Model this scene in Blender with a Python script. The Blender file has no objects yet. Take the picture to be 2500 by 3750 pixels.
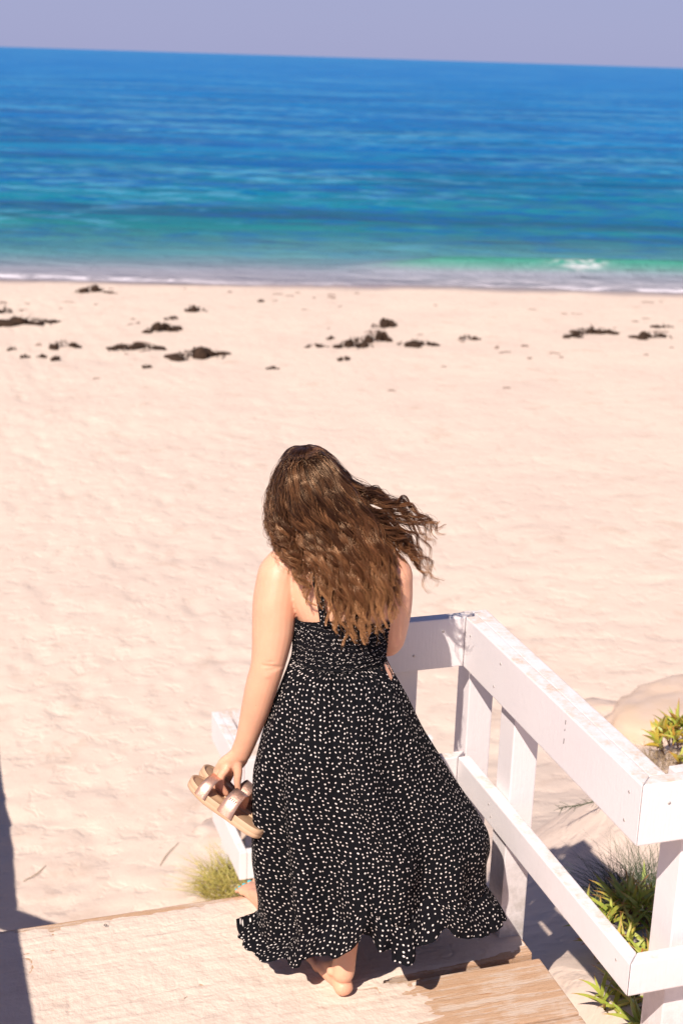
import bpy, bmesh, math, random
import numpy as np
from mathutils import Vector, Matrix
R = math.radians
random.seed(7); rng = np.random.default_rng(7)
scene = bpy.context.scene
col = scene.collection

# ------------------------------------------------------------------ camera
def cam_axes(pitch, roll, yaw):
    p, r, y = R(pitch), R(roll), R(yaw)
    f = Vector((math.sin(y)*math.cos(p), math.cos(y)*math.cos(p), -math.sin(p)))
    ri = Vector((math.cos(y), -math.sin(y), 0)); up = ri.cross(f)
    return ri*math.cos(r)+up*math.sin(r), -ri*math.sin(r)+up*math.cos(r), f
rx, ux, fx = cam_axes(17.75, 1.8, 18.2)
cd = bpy.data.cameras.new('camera'); cam = bpy.data.objects.new('camera', cd); col.objects.link(cam)
m = Matrix((rx, ux, -fx)).transposed().to_4x4(); m.translation = (0, 0, 2.5); cam.matrix_world = m
cd.sensor_fit = 'VERTICAL'; cd.sensor_height = 36; cd.sensor_width = 24; cd.lens = 50
cd.clip_start = 0.05; cd.clip_end = 30000
cd.dof.use_dof = True; cd.dof.focus_distance = 3.86; cd.dof.aperture_fstop = 4.2
scene.camera = cam
scene.render.resolution_x = 682; scene.render.resolution_y = 1024

# ------------------------------------------------------------------ light
SUN_DIR = Vector((0.65, 0.69, -1.0)).normalized()          # the way the light travels
el = math.asin(-SUN_DIR.z); az = math.atan2(-SUN_DIR.x, -SUN_DIR.y)
world = bpy.data.worlds.new('World'); scene.world = world; world.use_nodes = True
wn = world.node_tree.nodes; wl = world.node_tree.links; wn.clear()
sky = wn.new('ShaderNodeTexSky'); sky.sky_type = 'NISHITA'; sky.sun_disc = False
sky.sun_elevation = el; sky.sun_rotation = az % (2*math.pi)
sky.air_density = 1.0; sky.dust_density = 0.6; sky.ozone_density = 3.0
tint = wn.new('ShaderNodeMix'); tint.data_type = 'RGBA'; tint.blend_type = 'MULTIPLY'; tint.inputs[0].default_value = 1
tint.inputs[7].default_value = (0.72, 0.68, 1.12, 1)
bg = wn.new('ShaderNodeBackground'); bg.inputs[1].default_value = 0.052
wo = wn.new('ShaderNodeOutputWorld')
tint.inputs[7].default_value = (0.70, 0.74, 1.0, 1)
flat = wn.new('ShaderNodeMix'); flat.data_type = 'RGBA'; flat.inputs[0].default_value = 0.68        # thin even marine haze
tcw = wn.new('ShaderNodeTexCoord'); sxz = wn.new('ShaderNodeSeparateXYZ'); wl.new(tcw.outputs['Generated'], sxz.inputs[0])
mrw = wn.new('ShaderNodeMapRange'); mrw.interpolation_type = 'SMOOTHSTEP'; wl.new(sxz.outputs[2], mrw.inputs[0])
mrw.inputs[1].default_value = 0.0; mrw.inputs[2].default_value = 0.55; mrw.inputs[3].default_value = 0.85; mrw.inputs[4].default_value = 0.0
wl.new(mrw.outputs[0], flat.inputs[0])
flat.inputs[7].default_value = (5.5, 5.75, 9.2, 1)
wl.new(sky.outputs[0], tint.inputs[6]); wl.new(tint.outputs[2], flat.inputs[6]); wl.new(flat.outputs[2], bg.inputs[0]); wl.new(bg.outputs[0], wo.inputs[0])
sd = bpy.data.lights.new('sun', 'SUN'); sd.energy = 4.7; sd.angle = R(0.55); sd.color = (1.0, 0.905, 0.82)
sun = bpy.data.objects.new('sun', sd); col.objects.link(sun)
sun.rotation_euler = SUN_DIR.to_track_quat('-Z', 'Y').to_euler()
scene.view_settings.view_transform = 'Standard'; scene.view_settings.look = 'None'
scene.view_settings.exposure = 0.47; scene.view_settings.gamma = 1.0
scene.view_settings.use_curve_mapping = False

# ------------------------------------------------------------------ numpy noise
def _h(ix, iy, s):
    n = (ix.astype(np.int64)*374761393 + iy.astype(np.int64)*668265263 + s*1442695041) & 0x7fffffff
    n = ((n ^ (n >> 13))*1274126177) & 0x7fffffff
    return ((n ^ (n >> 16)) & 0xffff)/65535.0
def vnoise(x, y, s=0):
    x = np.asarray(x, float); y = np.asarray(y, float)
    ix, iy = np.floor(x), np.floor(y); fx_, fy_ = x-ix, y-iy
    fx_ = fx_*fx_*(3-2*fx_); fy_ = fy_*fy_*(3-2*fy_)
    a = _h(ix, iy, s); b = _h(ix+1, iy, s); c = _h(ix, iy+1, s); d = _h(ix+1, iy+1, s)
    return (a+(b-a)*fx_)*(1-fy_)+(c+(d-c)*fx_)*fy_
def fbm(x, y, s=0, o=4):
    t = 0; a = 0.5; n = 0
    for i in range(o):
        t = t+a*vnoise(x*2**i+i*17.3, y*2**i-i*9.1, s+i); n += a; a *= 0.5
    return t/n
def sstep(a, b, x):
    t = np.clip((np.asarray(x, float)-a)/(b-a), 0, 1); return t*t*(3-2*t)

# ------------------------------------------------------------------ object helpers
def mesh_np(name, V, F, mats=(), parent=None, smooth=True, uv=None, attrs=None, fm=None):
    me = bpy.data.meshes.new(name)
    V = np.asarray(V, dtype=np.float32)
    if isinstance(F, np.ndarray):
        k = F.shape[1]
        me.vertices.add(len(V)); me.vertices.foreach_set('co', V.ravel())
        me.loops.add(F.size); me.loops.foreach_set('vertex_index', F.ravel().astype(np.int32))
        me.polygons.add(len(F)); me.polygons.foreach_set('loop_start', np.arange(0, F.size, k, dtype=np.int32))
        me.polygons.foreach_set('loop_total', np.full(len(F), k, dtype=np.int32))
        me.update(calc_edges=True)
    else:
        me.from_pydata([tuple(map(float, v)) for v in V], [], F); me.update()
    if uv is not None:                                     # per-vertex uv
        l = me.uv_layers.new(name='UVMap'); vi = np.empty(len(me.loops), np.int32)
        me.loops.foreach_get('vertex_index', vi); l.data.foreach_set('uv', np.asarray(uv, np.float32)[vi].ravel())
    for k, a in (attrs or {}).items():
        at = me.attributes.new(k, 'FLOAT', 'POINT'); at.data.foreach_set('value', np.asarray(a, np.float32).ravel())
    for mm in mats: me.materials.append(mm)
    if fm is not None: me.polygons.foreach_set('material_index', np.asarray(fm, np.int32))
    if smooth: me.polygons.foreach_set('use_smooth', np.ones(len(me.polygons), bool))
    o = bpy.data.objects.new(name, me); col.objects.link(o)
    if parent: o.parent = parent
    return o
def tag(o, label=None, cat=None, group=None, kind=None):
    if label: o['label'] = label
    if cat: o['category'] = cat
    if group: o['group'] = group
    if kind: o['kind'] = kind
    return o
def empty(name, loc, label, cat, rz=0, group=None):
    o = bpy.data.objects.new(name, None); col.objects.link(o); o.location = loc; o.rotation_euler.z = rz
    o.empty_display_size = 0.1
    return tag(o, label, cat, group)
def grid_faces(nu, nv, wrap_u=False):
    i = np.arange(nv-1)[:, None]; j = np.arange(nu if wrap_u else nu-1)[None, :]; j2 = (j+1) % nu
    a = i*nu+j; b = i*nu+j2; c = (i+1)*nu+j2; d = (i+1)*nu+j
    return np.stack([a, b, c, d], -1).reshape(-1, 4)
def box_bm(bm, lo, hi):
    r = bmesh.ops.create_cube(bm, size=1)
    for v in r['verts']:
        v.co = Vector([(lo[i]+hi[i])/2+v.co[i]*(hi[i]-lo[i]) for i in range(3)])
    return r['verts']
def board(name, lo, hi, mat, parent, bev=0.004, jitter=0.0, cuts=0):
    bm = bmesh.new(); box_bm(bm, lo, hi)
    bmesh.ops.bevel(bm, geom=list(bm.edges), offset=bev, segments=2, affect='EDGES', profile=0.6)
    me = bpy.data.meshes.new(name); bm.to_mesh(me); bm.free(); me.materials.append(mat)
    for p in me.polygons: p.use_smooth = False
    o = bpy.data.objects.new(name, me); col.objects.link(o); o.parent = parent
    return o
def catmull(P, n):
    P = np.asarray(P, float); Q = np.vstack([2*P[0]-P[1], P, 2*P[-1]-P[-2]])
    t = np.linspace(0, len(P)-1-1e-6, n); i = t.astype(int); f = (t-i)[:, None]
    a, b, c, d = Q[i], Q[i+1], Q[i+2], Q[i+3]
    return 0.5*((2*b)+(c-a)*f+(2*a-5*b+4*c-d)*f**2+(3*b-a-3*c+d)*f**3)
def tube(pts, rad, seg=14, n=None, cap=True, ref=(0, 0, 1), caplen=1.0):
    """swept tube with elliptical section: rad rows (rn, rb); returns V, F(list)"""
    pts = np.asarray(pts, float); rad = np.asarray(rad, float)
    if rad.ndim == 1: rad = np.stack([rad, rad], 1)
    if n: rad = catmull(rad, n); pts = catmull(pts, n)
    if cap:                                                # rounded ends
        t0 = pts[0]-pts[1]; t0 /= np.linalg.norm(t0); t1 = pts[-1]-pts[-2]; t1 /= np.linalg.norm(t1)
        P, Q = [], []
        for a in (88, 65, 40, 18):
            P.append(pts[0]+t0*rad[0].mean()*math.sin(R(a))*caplen); Q.append(rad[0]*math.cos(R(a)))
        P += list(pts); Q += list(rad)
        for a in (18, 40, 65, 88):
            P.append(pts[-1]+t1*rad[-1].mean()*math.sin(R(a))*caplen); Q.append(rad[-1]*math.cos(R(a)))
        pts, rad = np.array(P), np.array(Q)
    T = np.gradient(pts, axis=0); T /= np.linalg.norm(T, axis=1)[:, None]
    N = np.zeros_like(T); nrm = np.array(ref, float)
    for i in range(len(T)):
        nrm = nrm-T[i]*(nrm@T[i]); nrm /= np.linalg.norm(nrm); N[i] = nrm
    B = np.cross(T, N); a = np.linspace(0, 2*np.pi, seg, endpoint=False)
    V = pts[:, None]+N[:, None]*(rad[:, 0, None]*np.cos(a))[..., None]+B[:, None]*(rad[:, 1, None]*np.sin(a))[..., None]
    F = [list(map(int, f)) for f in grid_faces(seg, len(pts), True)]
    F.append(list(range(seg))[::-1]); F.append([(len(pts)-1)*seg+i for i in range(seg)])
    return V.reshape(-1, 3), F
def merge(parts):
    V, F, o = [], [], 0
    for v, f in parts:
        V.append(np.asarray(v)); F += [[i+o for i in q] for q in f]; o += len(v)
    return np.vstack(V), F

# ------------------------------------------------------------------ materials
def mat(name):
    m_ = bpy.data.materials.new(name); m_.use_nodes = True
    nt = m_.node_tree; return m_, nt, nt.nodes['Principled BSDF']
class NB:
    def __init__(s, nt): s.nt = nt
    def n(s, t, **k):
        x = s.nt.nodes.new(t)
        for a, b in k.items(): setattr(x, a, b)
        return x
    def l(s, a, b): s.nt.links.new(a, b)
    def val(s, x, i):
        if isinstance(x, (int, float)): i.default_value = x
        elif isinstance(x, (tuple, list)): i.default_value = tuple(x)+((1,) if len(x) == 3 and len(i.default_value) == 4 else ())
        else: s.l(x, i)
    def math(s, op, a, b=0.0, c=0.0, clamp=False):
        x = s.n('ShaderNodeMath', operation=op, use_clamp=clamp)
        s.val(a, x.inputs[0]); s.val(b, x.inputs[1])
        if op in ('MULTIPLY_ADD',): s.val(c, x.inputs[2])
        return x.outputs[0]
    def mix(s, f, a, b, mode='MIX'):
        x = s.n('ShaderNodeMix', data_type='RGBA', blend_type=mode)
        s.val(f, x.inputs[0]); s.val(a, x.inputs[6]); s.val(b, x.inputs[7]); return x.outputs[2]
    def ramp(s, f, stops, interp='LINEAR'):
        x = s.n('ShaderNodeValToRGB'); x.color_ramp.interpolation = interp
        e = x.color_ramp.elements
        while len(e) < len(stops): e.new(0.5)
        for i, (p, c) in enumerate(stops):
            e[i].position = p; e[i].color = (c, c, c, 1) if isinstance(c, (int, float)) else tuple(c)+(1,)
        s.val(f, x.inputs[0]); return x.outputs[0]
    def mr(s, v, a, b, c=0.0, d=1.0, smooth=False):
        x = s.n('ShaderNodeMapRange'); x.interpolation_type = 'SMOOTHSTEP' if smooth else 'LINEAR'
        s.val(v, x.inputs[0])
        for i, q in enumerate((a, b, c, d)): x.inputs[i+1].default_value = q
        return x.outputs[0]
    def coord(s, kind='Object', scale=(1, 1, 1), rot=(0, 0, 0)):
        tc = s.n('ShaderNodeTexCoord'); mp = s.n('ShaderNodeMapping'); mp.inputs['Scale'].default_value = scale
        mp.inputs['Rotation'].default_value = rot
        s.l(tc.outputs[kind], mp.inputs[0]); return mp.outputs[0]
    def noise(s, v, sc, det=4, rough=0.55, dist=0.0, out=0):
        x = s.n('ShaderNodeTexNoise'); x.inputs['Scale'].default_value = sc; x.inputs['Detail'].default_value = det
        x.inputs['Roughness'].default_value = rough; x.inputs['Distortion'].default_value = dist
        if v is not None: s.l(v, x.inputs['Vector'])
        return x.outputs[out]
    def bump(s, h, strength, dist=0.01, normal=None):
        x = s.n('ShaderNodeBump'); x.inputs['Strength'].default_value = strength; x.inputs['Distance'].default_value = dist
        s.l(h, x.inputs['Height'])
        if normal is not None: s.l(normal, x.inputs['Normal'])
        return x.outputs[0]

def m_sand(name='beach_sand', near=False):
    m_, nt, p = mat(name); b = NB(nt); v = b.coord('Object')
    n1 = b.noise(v, 0.55, 5); n2 = b.noise(v, 6.0, 5, 0.7); n3 = b.noise(v, 900 if near else 260, 2, 0.7); n4 = b.noise(v, 2.2, 5, 0.65)
    c = b.mix(b.mr(n1, 0.35, 0.68), (0.70, 0.565, 0.46), (0.66, 0.52, 0.43))
    c = b.mix(b.mr(n4, 0.58, 0.76, 0, 0.5), c, (0.47, 0.33, 0.24))
    c = b.mix(b.mr(n2, 0.54, 0.74, 0, 0.38), c, (0.44, 0.32, 0.26))
    c = b.mix(b.mr(n3, 0.62, 0.78, 0, 0.35), c, (0.30, 0.21, 0.16))
    c = b.mix(b.mr(n3, 0.38, 0.25, 0, 0.35), c, (0.72, 0.60, 0.50))
    geo = b.n('ShaderNodeNewGeometry'); sp = b.n('ShaderNodeSeparateXYZ'); b.l(geo.outputs['Position'], sp.inputs[0])
    s_ = b.math('ADD', b.math('MULTIPLY', sp.outputs[0], 0.26), b.math('MULTIPLY', sp.outputs[1], 0.966))
    wet = b.mr(b.math('ADD', s_, b.math('MULTIPLY', n1, 1.2)), 31.0, 32.0, 0, 1, True)
    c = b.mix(wet, c, (0.30, 0.235, 0.225))
    b.l(c, p.inputs['Base Color']); b.l(b.mr(wet, 0, 1, 0.95, 0.25), p.inputs['Roughness'])
    p.inputs['Specular IOR Level'].default_value = 0.15
    dim = b.mr(b.noise(v, 6.5, 3, 0.5, 0.3), 0.50, 0.30, 0, 1, True)                      # small dents left by feet
    h = b.math('ADD', b.math('MULTIPLY', b.noise(v, 14, 5, 0.6), 0.5 if not near else 1.0), b.math('MULTIPLY', b.noise(v, 90, 3, 0.7), 0.2))
    if not near: h = b.math('SUBTRACT', h, b.math('MULTIPLY', dim, 0.9))
    b.l(b.bump(h, 0.26 if not near else 0.5, 0.036 if not near else 0.02), p.inputs['Normal'])
    return m_
def m_paint():
    m_, nt, p = mat('white_painted_wood'); b = NB(nt)
    geo = b.n('ShaderNodeNewGeometry'); v = geo.outputs['Position']
    sN = b.n('ShaderNodeSeparateXYZ'); b.l(geo.outputs['Normal'], sN.inputs[0])
    sP = b.n('ShaderNodeSeparateXYZ'); b.l(v, sP.inputs[0])
    n1 = b.noise(v, 7.0, 6, 0.7); n2 = b.noise(v, 45, 5, 0.75); n3 = b.noise(v, 2.5, 4)
    c = b.mix(b.mr(n3, 0.3, 0.7), (0.80, 0.74, 0.725), (0.77, 0.70, 0.69))
    up = b.mr(sN.outputs[2], 0.6, 0.9)
    st = b.math('MULTIPLY', up, b.math('MULTIPLY', b.mr(n1, 0.44, 0.60), b.mr(n2, 0.36, 0.58)))
    c = b.mix(b.math('MULTIPLY', st, 0.75), c, (0.60, 0.44, 0.30))
    ch = b.math('MULTIPLY', b.mr(n2, 0.70, 0.74), b.mr(n1, 0.45, 0.6))
    c = b.mix(b.math('MULTIPLY', ch, 0.75), c, (0.34, 0.27, 0.23))
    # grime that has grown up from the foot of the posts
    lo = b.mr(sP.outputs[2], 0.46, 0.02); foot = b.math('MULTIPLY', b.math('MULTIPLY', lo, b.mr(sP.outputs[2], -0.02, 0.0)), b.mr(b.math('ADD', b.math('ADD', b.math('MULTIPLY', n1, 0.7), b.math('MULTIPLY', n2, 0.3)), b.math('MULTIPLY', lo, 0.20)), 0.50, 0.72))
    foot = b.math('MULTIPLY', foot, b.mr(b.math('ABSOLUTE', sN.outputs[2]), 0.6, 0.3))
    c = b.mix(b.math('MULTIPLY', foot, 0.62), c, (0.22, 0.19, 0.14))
    vw = b.noise(b.coord('Object', (60, 60, 5)), 3.0, 4, 0.6)
    b.l(c, p.inputs['Base Color']); p.inputs['Roughness'].default_value = 0.42; p.inputs['Specular IOR Level'].default_value = 0.35
    h = b.math('ADD', b.math('MULTIPLY', vw, 0.5), b.math('MULTIPLY', n2, 0.7))
    b.l(b.bump(h, 0.35, 0.004), p.inputs['Normal']); return m_
def m_plank():
    m_, nt, p = mat('weathered_deck_wood'); b = NB(nt)
    v = b.coord('Object', (2.2, 34, 34)); v0 = b.coord('Object')
    g = b.noise(v, 1.6, 8, 0.72, 0.6); g2 = b.noise(v, 6.0, 5, 0.8); n = b.noise(v0, 9, 5, 0.7)
    c = b.mix(b.mr(g, 0.42, 0.58), (0.60, 0.46, 0.355), (0.68, 0.545, 0.44))
    c = b.mix(b.math('MULTIPLY', b.mr(g2, 0.54, 0.64), b.mr(g, 0.38, 0.52)), c, (0.32, 0.155, 0.065))
    c = b.mix(b.mr(b.math('ADD', g, b.math('MULTIPLY', n, 0.5)), 0.66, 0.78, 0, 0.75), c, (0.48, 0.25, 0.11))
    fine = b.noise(v0, 700, 2, 0.7)
    c = b.mix(b.math('MULTIPLY', b.mr(b.noise(b.coord('Object', (1.4, 26, 26)), 2.2, 6, 0.7, 0.3), 0.56, 0.62), b.mr(b.noise(v0, 5.5, 3), 0.48, 0.60, 0, 0.85)), c, (0.44, 0.20, 0.075))
    c = b.mix(b.mr(fine, 0.5, 0.62, 0, 0.55), c, (0.66, 0.51, 0.40))
    b.l(c, p.inputs['Base Color']); p.inputs['Roughness'].default_value = 0.85; p.inputs['Specular IOR Level'].default_value = 0.2
    b.l(b.bump(b.math('ADD', b.math('MULTIPLY', g, 1.0), b.math('MULTIPLY', g2, 0.7)), 0.8, 0.006), p.inputs['Normal']); return m_
def m_skin():
    m_, nt, p = mat('skin'); b = NB(nt); v = b.coord('Object')
    n = b.noise(v, 9, 4, 0.6); n2 = b.noise(v, 260, 2)
    c = b.mix(b.mr(n, 0.35, 0.65), (0.74, 0.405, 0.255), (0.70, 0.355, 0.225))
    vo = b.n('ShaderNodeTexVoronoi'); vo.inputs['Scale'].default_value = 22; b.l(v, vo.inputs['Vector'])
    fr = b.math('LESS_THAN', vo.outputs['Distance'], 0.035)
    c = b.mix(b.math('MULTIPLY', fr, 0.45), c, (0.34, 0.15, 0.08))
    b.l(c, p.inputs['Base Color']); p.inputs['Roughness'].default_value = 0.48
    p.inputs['Subsurface Weight'].default_value = 0.25; p.inputs['Subsurface Radius'].default_value = (1.0, 0.35, 0.2)
    p.inputs['Subsurface Scale'].default_value = 0.012; p.inputs['Specular IOR Level'].default_value = 0.4
    b.l(b.bump(n2, 0.12, 0.001), p.inputs['Normal']); return m_
def m_cloth(name, cell, r0, ax=1.0, ay=1.0, wr=0.0):
    """black cloth printed with small off-white dots; UV in metres"""
    m_, nt, p = mat(name); b = NB(nt)
    v = b.coord('UV', (ax/cell, ay/cell, 1))
    vo = b.n('ShaderNodeTexVoronoi', voronoi_dimensions='2D'); vo.inputs['Scale'].default_value = 1
    vo.inputs['Randomness'].default_value = 0.62; b.l(v, vo.inputs['Vector'])
    sc = b.n('ShaderNodeSeparateColor'); b.l(vo.outputs['Color'], sc.inputs[0])
    rad = b.mr(sc.outputs[0], 0, 1, r0*0.72, r0*1.12)
    d = b.math('SUBTRACT', vo.outputs['Distance'], rad)
    dot = b.mr(d, -0.02, 0.03, 1, 0)
    wv = b.noise(b.coord('UV', (900, 900, 1)), 1.0, 2)
    c = b.mix(dot, b.mix(wv, (0.0045, 0.0045, 0.006), (0.009, 0.0085, 0.010)), (0.74, 0.645, 0.59))
    b.l(c, p.inputs['Base Color']); p.inputs['Roughness'].default_value = 0.9
    p.inputs['Specular IOR Level'].default_value = 0.06; p.inputs['Sheen Weight'].default_value = 0.0; p.inputs['Sheen Roughness'].default_value = 0.5
    w1 = b.noise(b.coord('UV', (14, 5, 1)), 1.5, 5, 0.6, 0.6)
    b.l(b.bump(b.math('ADD', w1, b.math('MULTIPLY', wv, 0.08)), 0.5, 0.012+wr), p.inputs['Normal']); return m_
def m_hair():
    m_, nt, p = mat('brown_wavy_hair'); b = NB(nt)
    tc = b.n('ShaderNodeUVMap'); sp = b.n('ShaderNodeSeparateXYZ'); b.l(tc.outputs[0], sp.inputs[0])
    t, r = sp.outputs[0], sp.outputs[1]
    c = b.ramp(b.math('ADD', t, b.math('MULTIPLY_ADD', r, 0.22, -0.11)),
               [(0.0, (0.022, 0.009, 0.006)), (0.42, (0.048, 0.019, 0.010)), (0.72, (0.15, 0.058, 0.024)), (1.0, (0.50, 0.25, 0.11))])
    c = b.mix(b.mr(r, 0.50, 0.95, 0.0, 0.55), c, (0.36, 0.165, 0.072))
    b.l(c, p.inputs['Base Color']); p.inputs['Roughness'].default_value = 0.30
    p.inputs['Specular IOR Level'].default_value = 0.65; p.inputs['Specular Tint'].default_value = (1.0, 0.66, 0.42, 1)
    p.inputs['Transmission Weight'].default_value = 0.0
    return m_
def m_simple(name, c, rough=0.6, metal=0.0, bump=0.0, bs=60, c2=None, spec=0.5):
    m_, nt, p = mat(name); b = NB(nt); v = b.coord('Object'); n = b.noise(v, bs, 4, 0.6)
    b.l(b.mix(b.mr(n, 0.3, 0.7), c, c2 or tuple(x*0.8 for x in c)), p.inputs['Base Color'])
    p.inputs['Roughness'].default_value = rough; p.inputs['Metallic'].default_value = metal; p.inputs['Specular IOR Level'].default_value = spec
    if bump: b.l(b.bump(n, bump, 0.004), p.inputs['Normal'])
    return m_
def m_leaf(name, c0, c1, c2, tipc):
    """leaf: colour varies along the leaf (uv.x) to a reddish tip, and per object"""
    m_, nt, p = mat(name); b = NB(nt)
    tc = b.n('ShaderNodeUVMap'); sp = b.n('ShaderNodeSeparateXYZ'); b.l(tc.outputs[0], sp.inputs[0])
    oi = b.n('ShaderNodeObjectInfo'); n = b.noise(b.coord('Object'), 40, 3)
    c = b.mix(oi.outputs['Random'], c0, c1); c = b.mix(b.mr(n, 0.4, 0.7, 0, 0.6), c, c2)
    k = b.math('ADD', sp.outputs[0], b.math('MULTIPLY', oi.outputs['Random'], 0.25))
    c = b.mix(b.mr(k, 0.82, 1.12, 0, 0.85), c, tipc)
    b.l(c, p.inputs['Base Color']); p.inputs['Roughness'].default_value = 0.42
    p.inputs['Subsurface Weight'].default_value = 0.15; p.inputs['Subsurface Scale'].default_value = 0.01
    return m_
def m_sea():
    m_, nt, p = mat('sea_water'); b = NB(nt)
    geo = b.n('ShaderNodeNewGeometry'); v = geo.outputs['Position']
    mp = b.n('ShaderNodeMapping'); mp.inputs['Rotation'].default_value = (0, 0, math.atan2(0.26, 0.966)); b.l(v, mp.inputs[0])
    sp = b.n('ShaderNodeSeparateXYZ'); b.l(mp.outputs[0], sp.inputs[0]); s_ = sp.outputs[1]
    def sn(a, c_, sc, det=4, dist=0.3):
        mm = b.n('ShaderNodeMapping'); mm.inputs['Scale'].default_value = (a, c_, 1); b.l(mp.outputs[0], mm.inputs[0]); return b.noise(mm.outputs[0], sc, det, 0.6, dist)
    wob = b.math('MULTIPLY_ADD', sn(0.05, 0.1, 1.0), 0.9, -0.45)
    ls = b.math('ADD', b.math('LOGARITHM', b.math('MAXIMUM', b.math('SUBTRACT', s_, 30.0), 0.5), 10.0), b.math('MULTIPLY', wob, 0.45))
    # log10(metres offshore): 0.3 -> 2 m, 1 -> 10 m, 2 -> 100 m, 3 -> 1 km
    f = b.mr(ls, 0.0, 4.0)
    c = b.ramp(f, [(0.0, (0.30, 0.26, 0.28)), (0.11, (0.26, 0.27, 0.32)), (0.185, (0.085, 0.235, 0.270)), (0.27, (0.010, 0.190, 0.210)),
                   (0.36, (0.003, 0.175, 0.30)), (0.46, (0.001, 0.175, 0.42)), (0.66, (0.001, 0.165, 0.45)), (0.86, (0.010, 0.19, 0.46)), (1.0, (0.05, 0.21, 0.44))])
    pat = b.mr(sn(0.07, 0.42, 0.55, 6, 0.8), 0.47, 0.60)           # weed and reef patches under the surface
    near = b.mr(ls, 0.7, 1.05); far = b.mr(ls, 2.4, 2.0)
    c = b.mix(b.math('MULTIPLY', b.math('MULTIPLY', pat, b.math('MULTIPLY', near, far)), 0.62), c, (0.004, 0.045, 0.15))
    rip = b.math('ADD', b.math('MULTIPLY', sn(0.040, 0.085, 1.0, 10, 0.3), 0.5), b.math('MULTIPLY', sn(0.70, 0.95, 1.0, 7, 0.2), 0.5))
    c = b.mix(b.math('MULTIPLY', b.math('MULTIPLY', b.mr(rip, 0.50, 0.58), b.mr(ls, 0.6, 1.1)), 0.55), c, (0.10, 0.36, 0.54))  # pale streaks painted into the colour, standing in for slopes reflecting the sky
    rip2 = b.math('ADD', b.math('MULTIPLY', sn(0.026, 0.090, 1.7, 10, 0.3), 0.5), b.math('MULTIPLY', sn(0.55, 0.85, 1.3, 7, 0.2), 0.5))
    c = b.mix(b.math('MULTIPLY', b.math('MULTIPLY', b.mr(rip2, 0.485, 0.56), b.mr(ls, 0.6, 1.1)), 0.72), c, (0.001, 0.095, 0.33))  # dark streaks painted in for wave slopes that reflect little sky
    at = b.n('ShaderNodeAttribute'); at.attribute_name = 'foam'
    fo = b.math('MULTIPLY', at.outputs['Fac'], b.mr(sn(1.6, 3.0, 1.0, 6, 0.8), 0.40, 0.56))
    at2 = b.n('ShaderNodeAttribute'); at2.attribute_name = 'lift'
    c = b.mix(b.math('MULTIPLY', at2.outputs['Fac'], 0.9), c, (0.03, 0.24, 0.17))
    c = b.mix(b.math('MINIMUM', fo, 1.0), c, (0.80, 0.74, 0.78))
    b.l(c, p.inputs['Base Color']); b.l(b.mr(fo, 0, 1, 0.35, 0.8), p.inputs['Roughness']); p.inputs['IOR'].default_value = 1.33
    p.inputs['Specular IOR Level'].default_value = 0.07
    h = b.math('ADD', b.math('MULTIPLY', sn(0.18, 0.5, 1.0, 6), 1.0), b.math('MULTIPLY', sn(1.0, 2.2, 1.2, 5), 0.28))
    h = b.math('ADD', h, b.math('MULTIPLY', sn(0.03, 0.12, 1.0, 4), 1.5))
    b.l(b.bump(h, 0.8, 0.9), p.inputs['Normal']); return m_

SAND = m_sand(); SAND_N = m_sand('drifted_sand', True); PAINT = m_paint(); PLANK = m_plank(); SKIN = m_skin()
SKIRT = m_cloth('dotted_black_cloth', 0.0140, 0.145); BOD = m_cloth('dotted_smocked_cloth', 0.0112, 0.125, 1.25, 0.8, 0.002)
HAIR = m_hair(); SEA = m_sea()

# ------------------------------------------------------------------ sand
def base_z(X, Y):
    X = np.asarray(X, float); Y = np.asarray(Y, float)
    S = X*0.26+Y*0.966
    beach = -1.9-0.4*np.clip((S-9)/22.4, 0, 1)-0.05*np.clip(S-31.4, 0, 200)
    left = np.interp(Y, [-6, 2.4, 3.5, 3.9, 4.6, 5.3, 6.2, 7.4, 9.0], [-0.3, -0.32, -0.42, -0.62, -1.08, -1.48, -1.76, -1.86, -1.9])
    right = np.interp(Y, [-6, 2.0, 2.9, 3.5, 4.0, 4.8, 6.0, 7.6, 9.0], [0.1, -0.02, -0.10, -0.30, -0.52, -0.95, -1.5, -1.84, -1.9])
    side = left+(right-left)*sstep(1.74, 2.0, X)
    side = side + 0.70*np.exp(-((X-3.5)/0.75)**2-((Y-5.0)/0.8)**2)
    k = sstep(7.5, 10, Y)
    return side*(1-k)+beach*k
def sand_z(X, Y):
    z = base_z(X, Y)
    d = np.sqrt(X**2+Y**2)
    z = z+0.06*(fbm(X*0.35, Y*0.35, 3)-0.5)*sstep(5.5, 9, Y)
    z = z+0.012*(fbm(X*1.6, Y*1.6, 5, 3)-0.5)
    tr = sstep(5, 7, Y)*sstep(30.5, 28, X*0.26+Y*0.966)
    # trodden sand: shallow footprints and scuffs
    f1 = vnoise(X*3.4+2, Y*3.0, 11); f2 = vnoise(X*5.2, Y*4.8+7, 12)
    z = z-tr*(0.011*sstep(0.66, 0.92, f1)+0.013*sstep(0.60, 0.9, f2))+tr*0.010*(vnoise(X*9, Y*8, 14)-0.5)-tr*0.016*sstep(0.70, 0.95, vnoise(X*7.5, Y*6.5, 15))
    z = z+0.010*(fbm(X*6.0, Y*6.0, 21, 3)-0.5)
    nr = sstep(9, 5, Y)
    z = z+nr*(0.018*(fbm(X*14, Y*14, 31, 3)-0.5)+0.012*sstep(0.55, 0.9, fbm(X*5+3, Y*5, 33, 2)))
    return z
def warp(a0, a1, n, c, k):
    """n coordinates from a0 to a1, dense round c"""
    t = np.linspace(np.arcsinh((a0-c)/k), np.arcsinh((a1-c)/k), n); return c+k*np.sinh(t)
xs = warp(-400, 420, 520, 1.6, 1.7); ys = warp(-12, 60, 620, 4.3, 2.4)
XX, YY = np.meshgrid(xs, ys)
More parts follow.
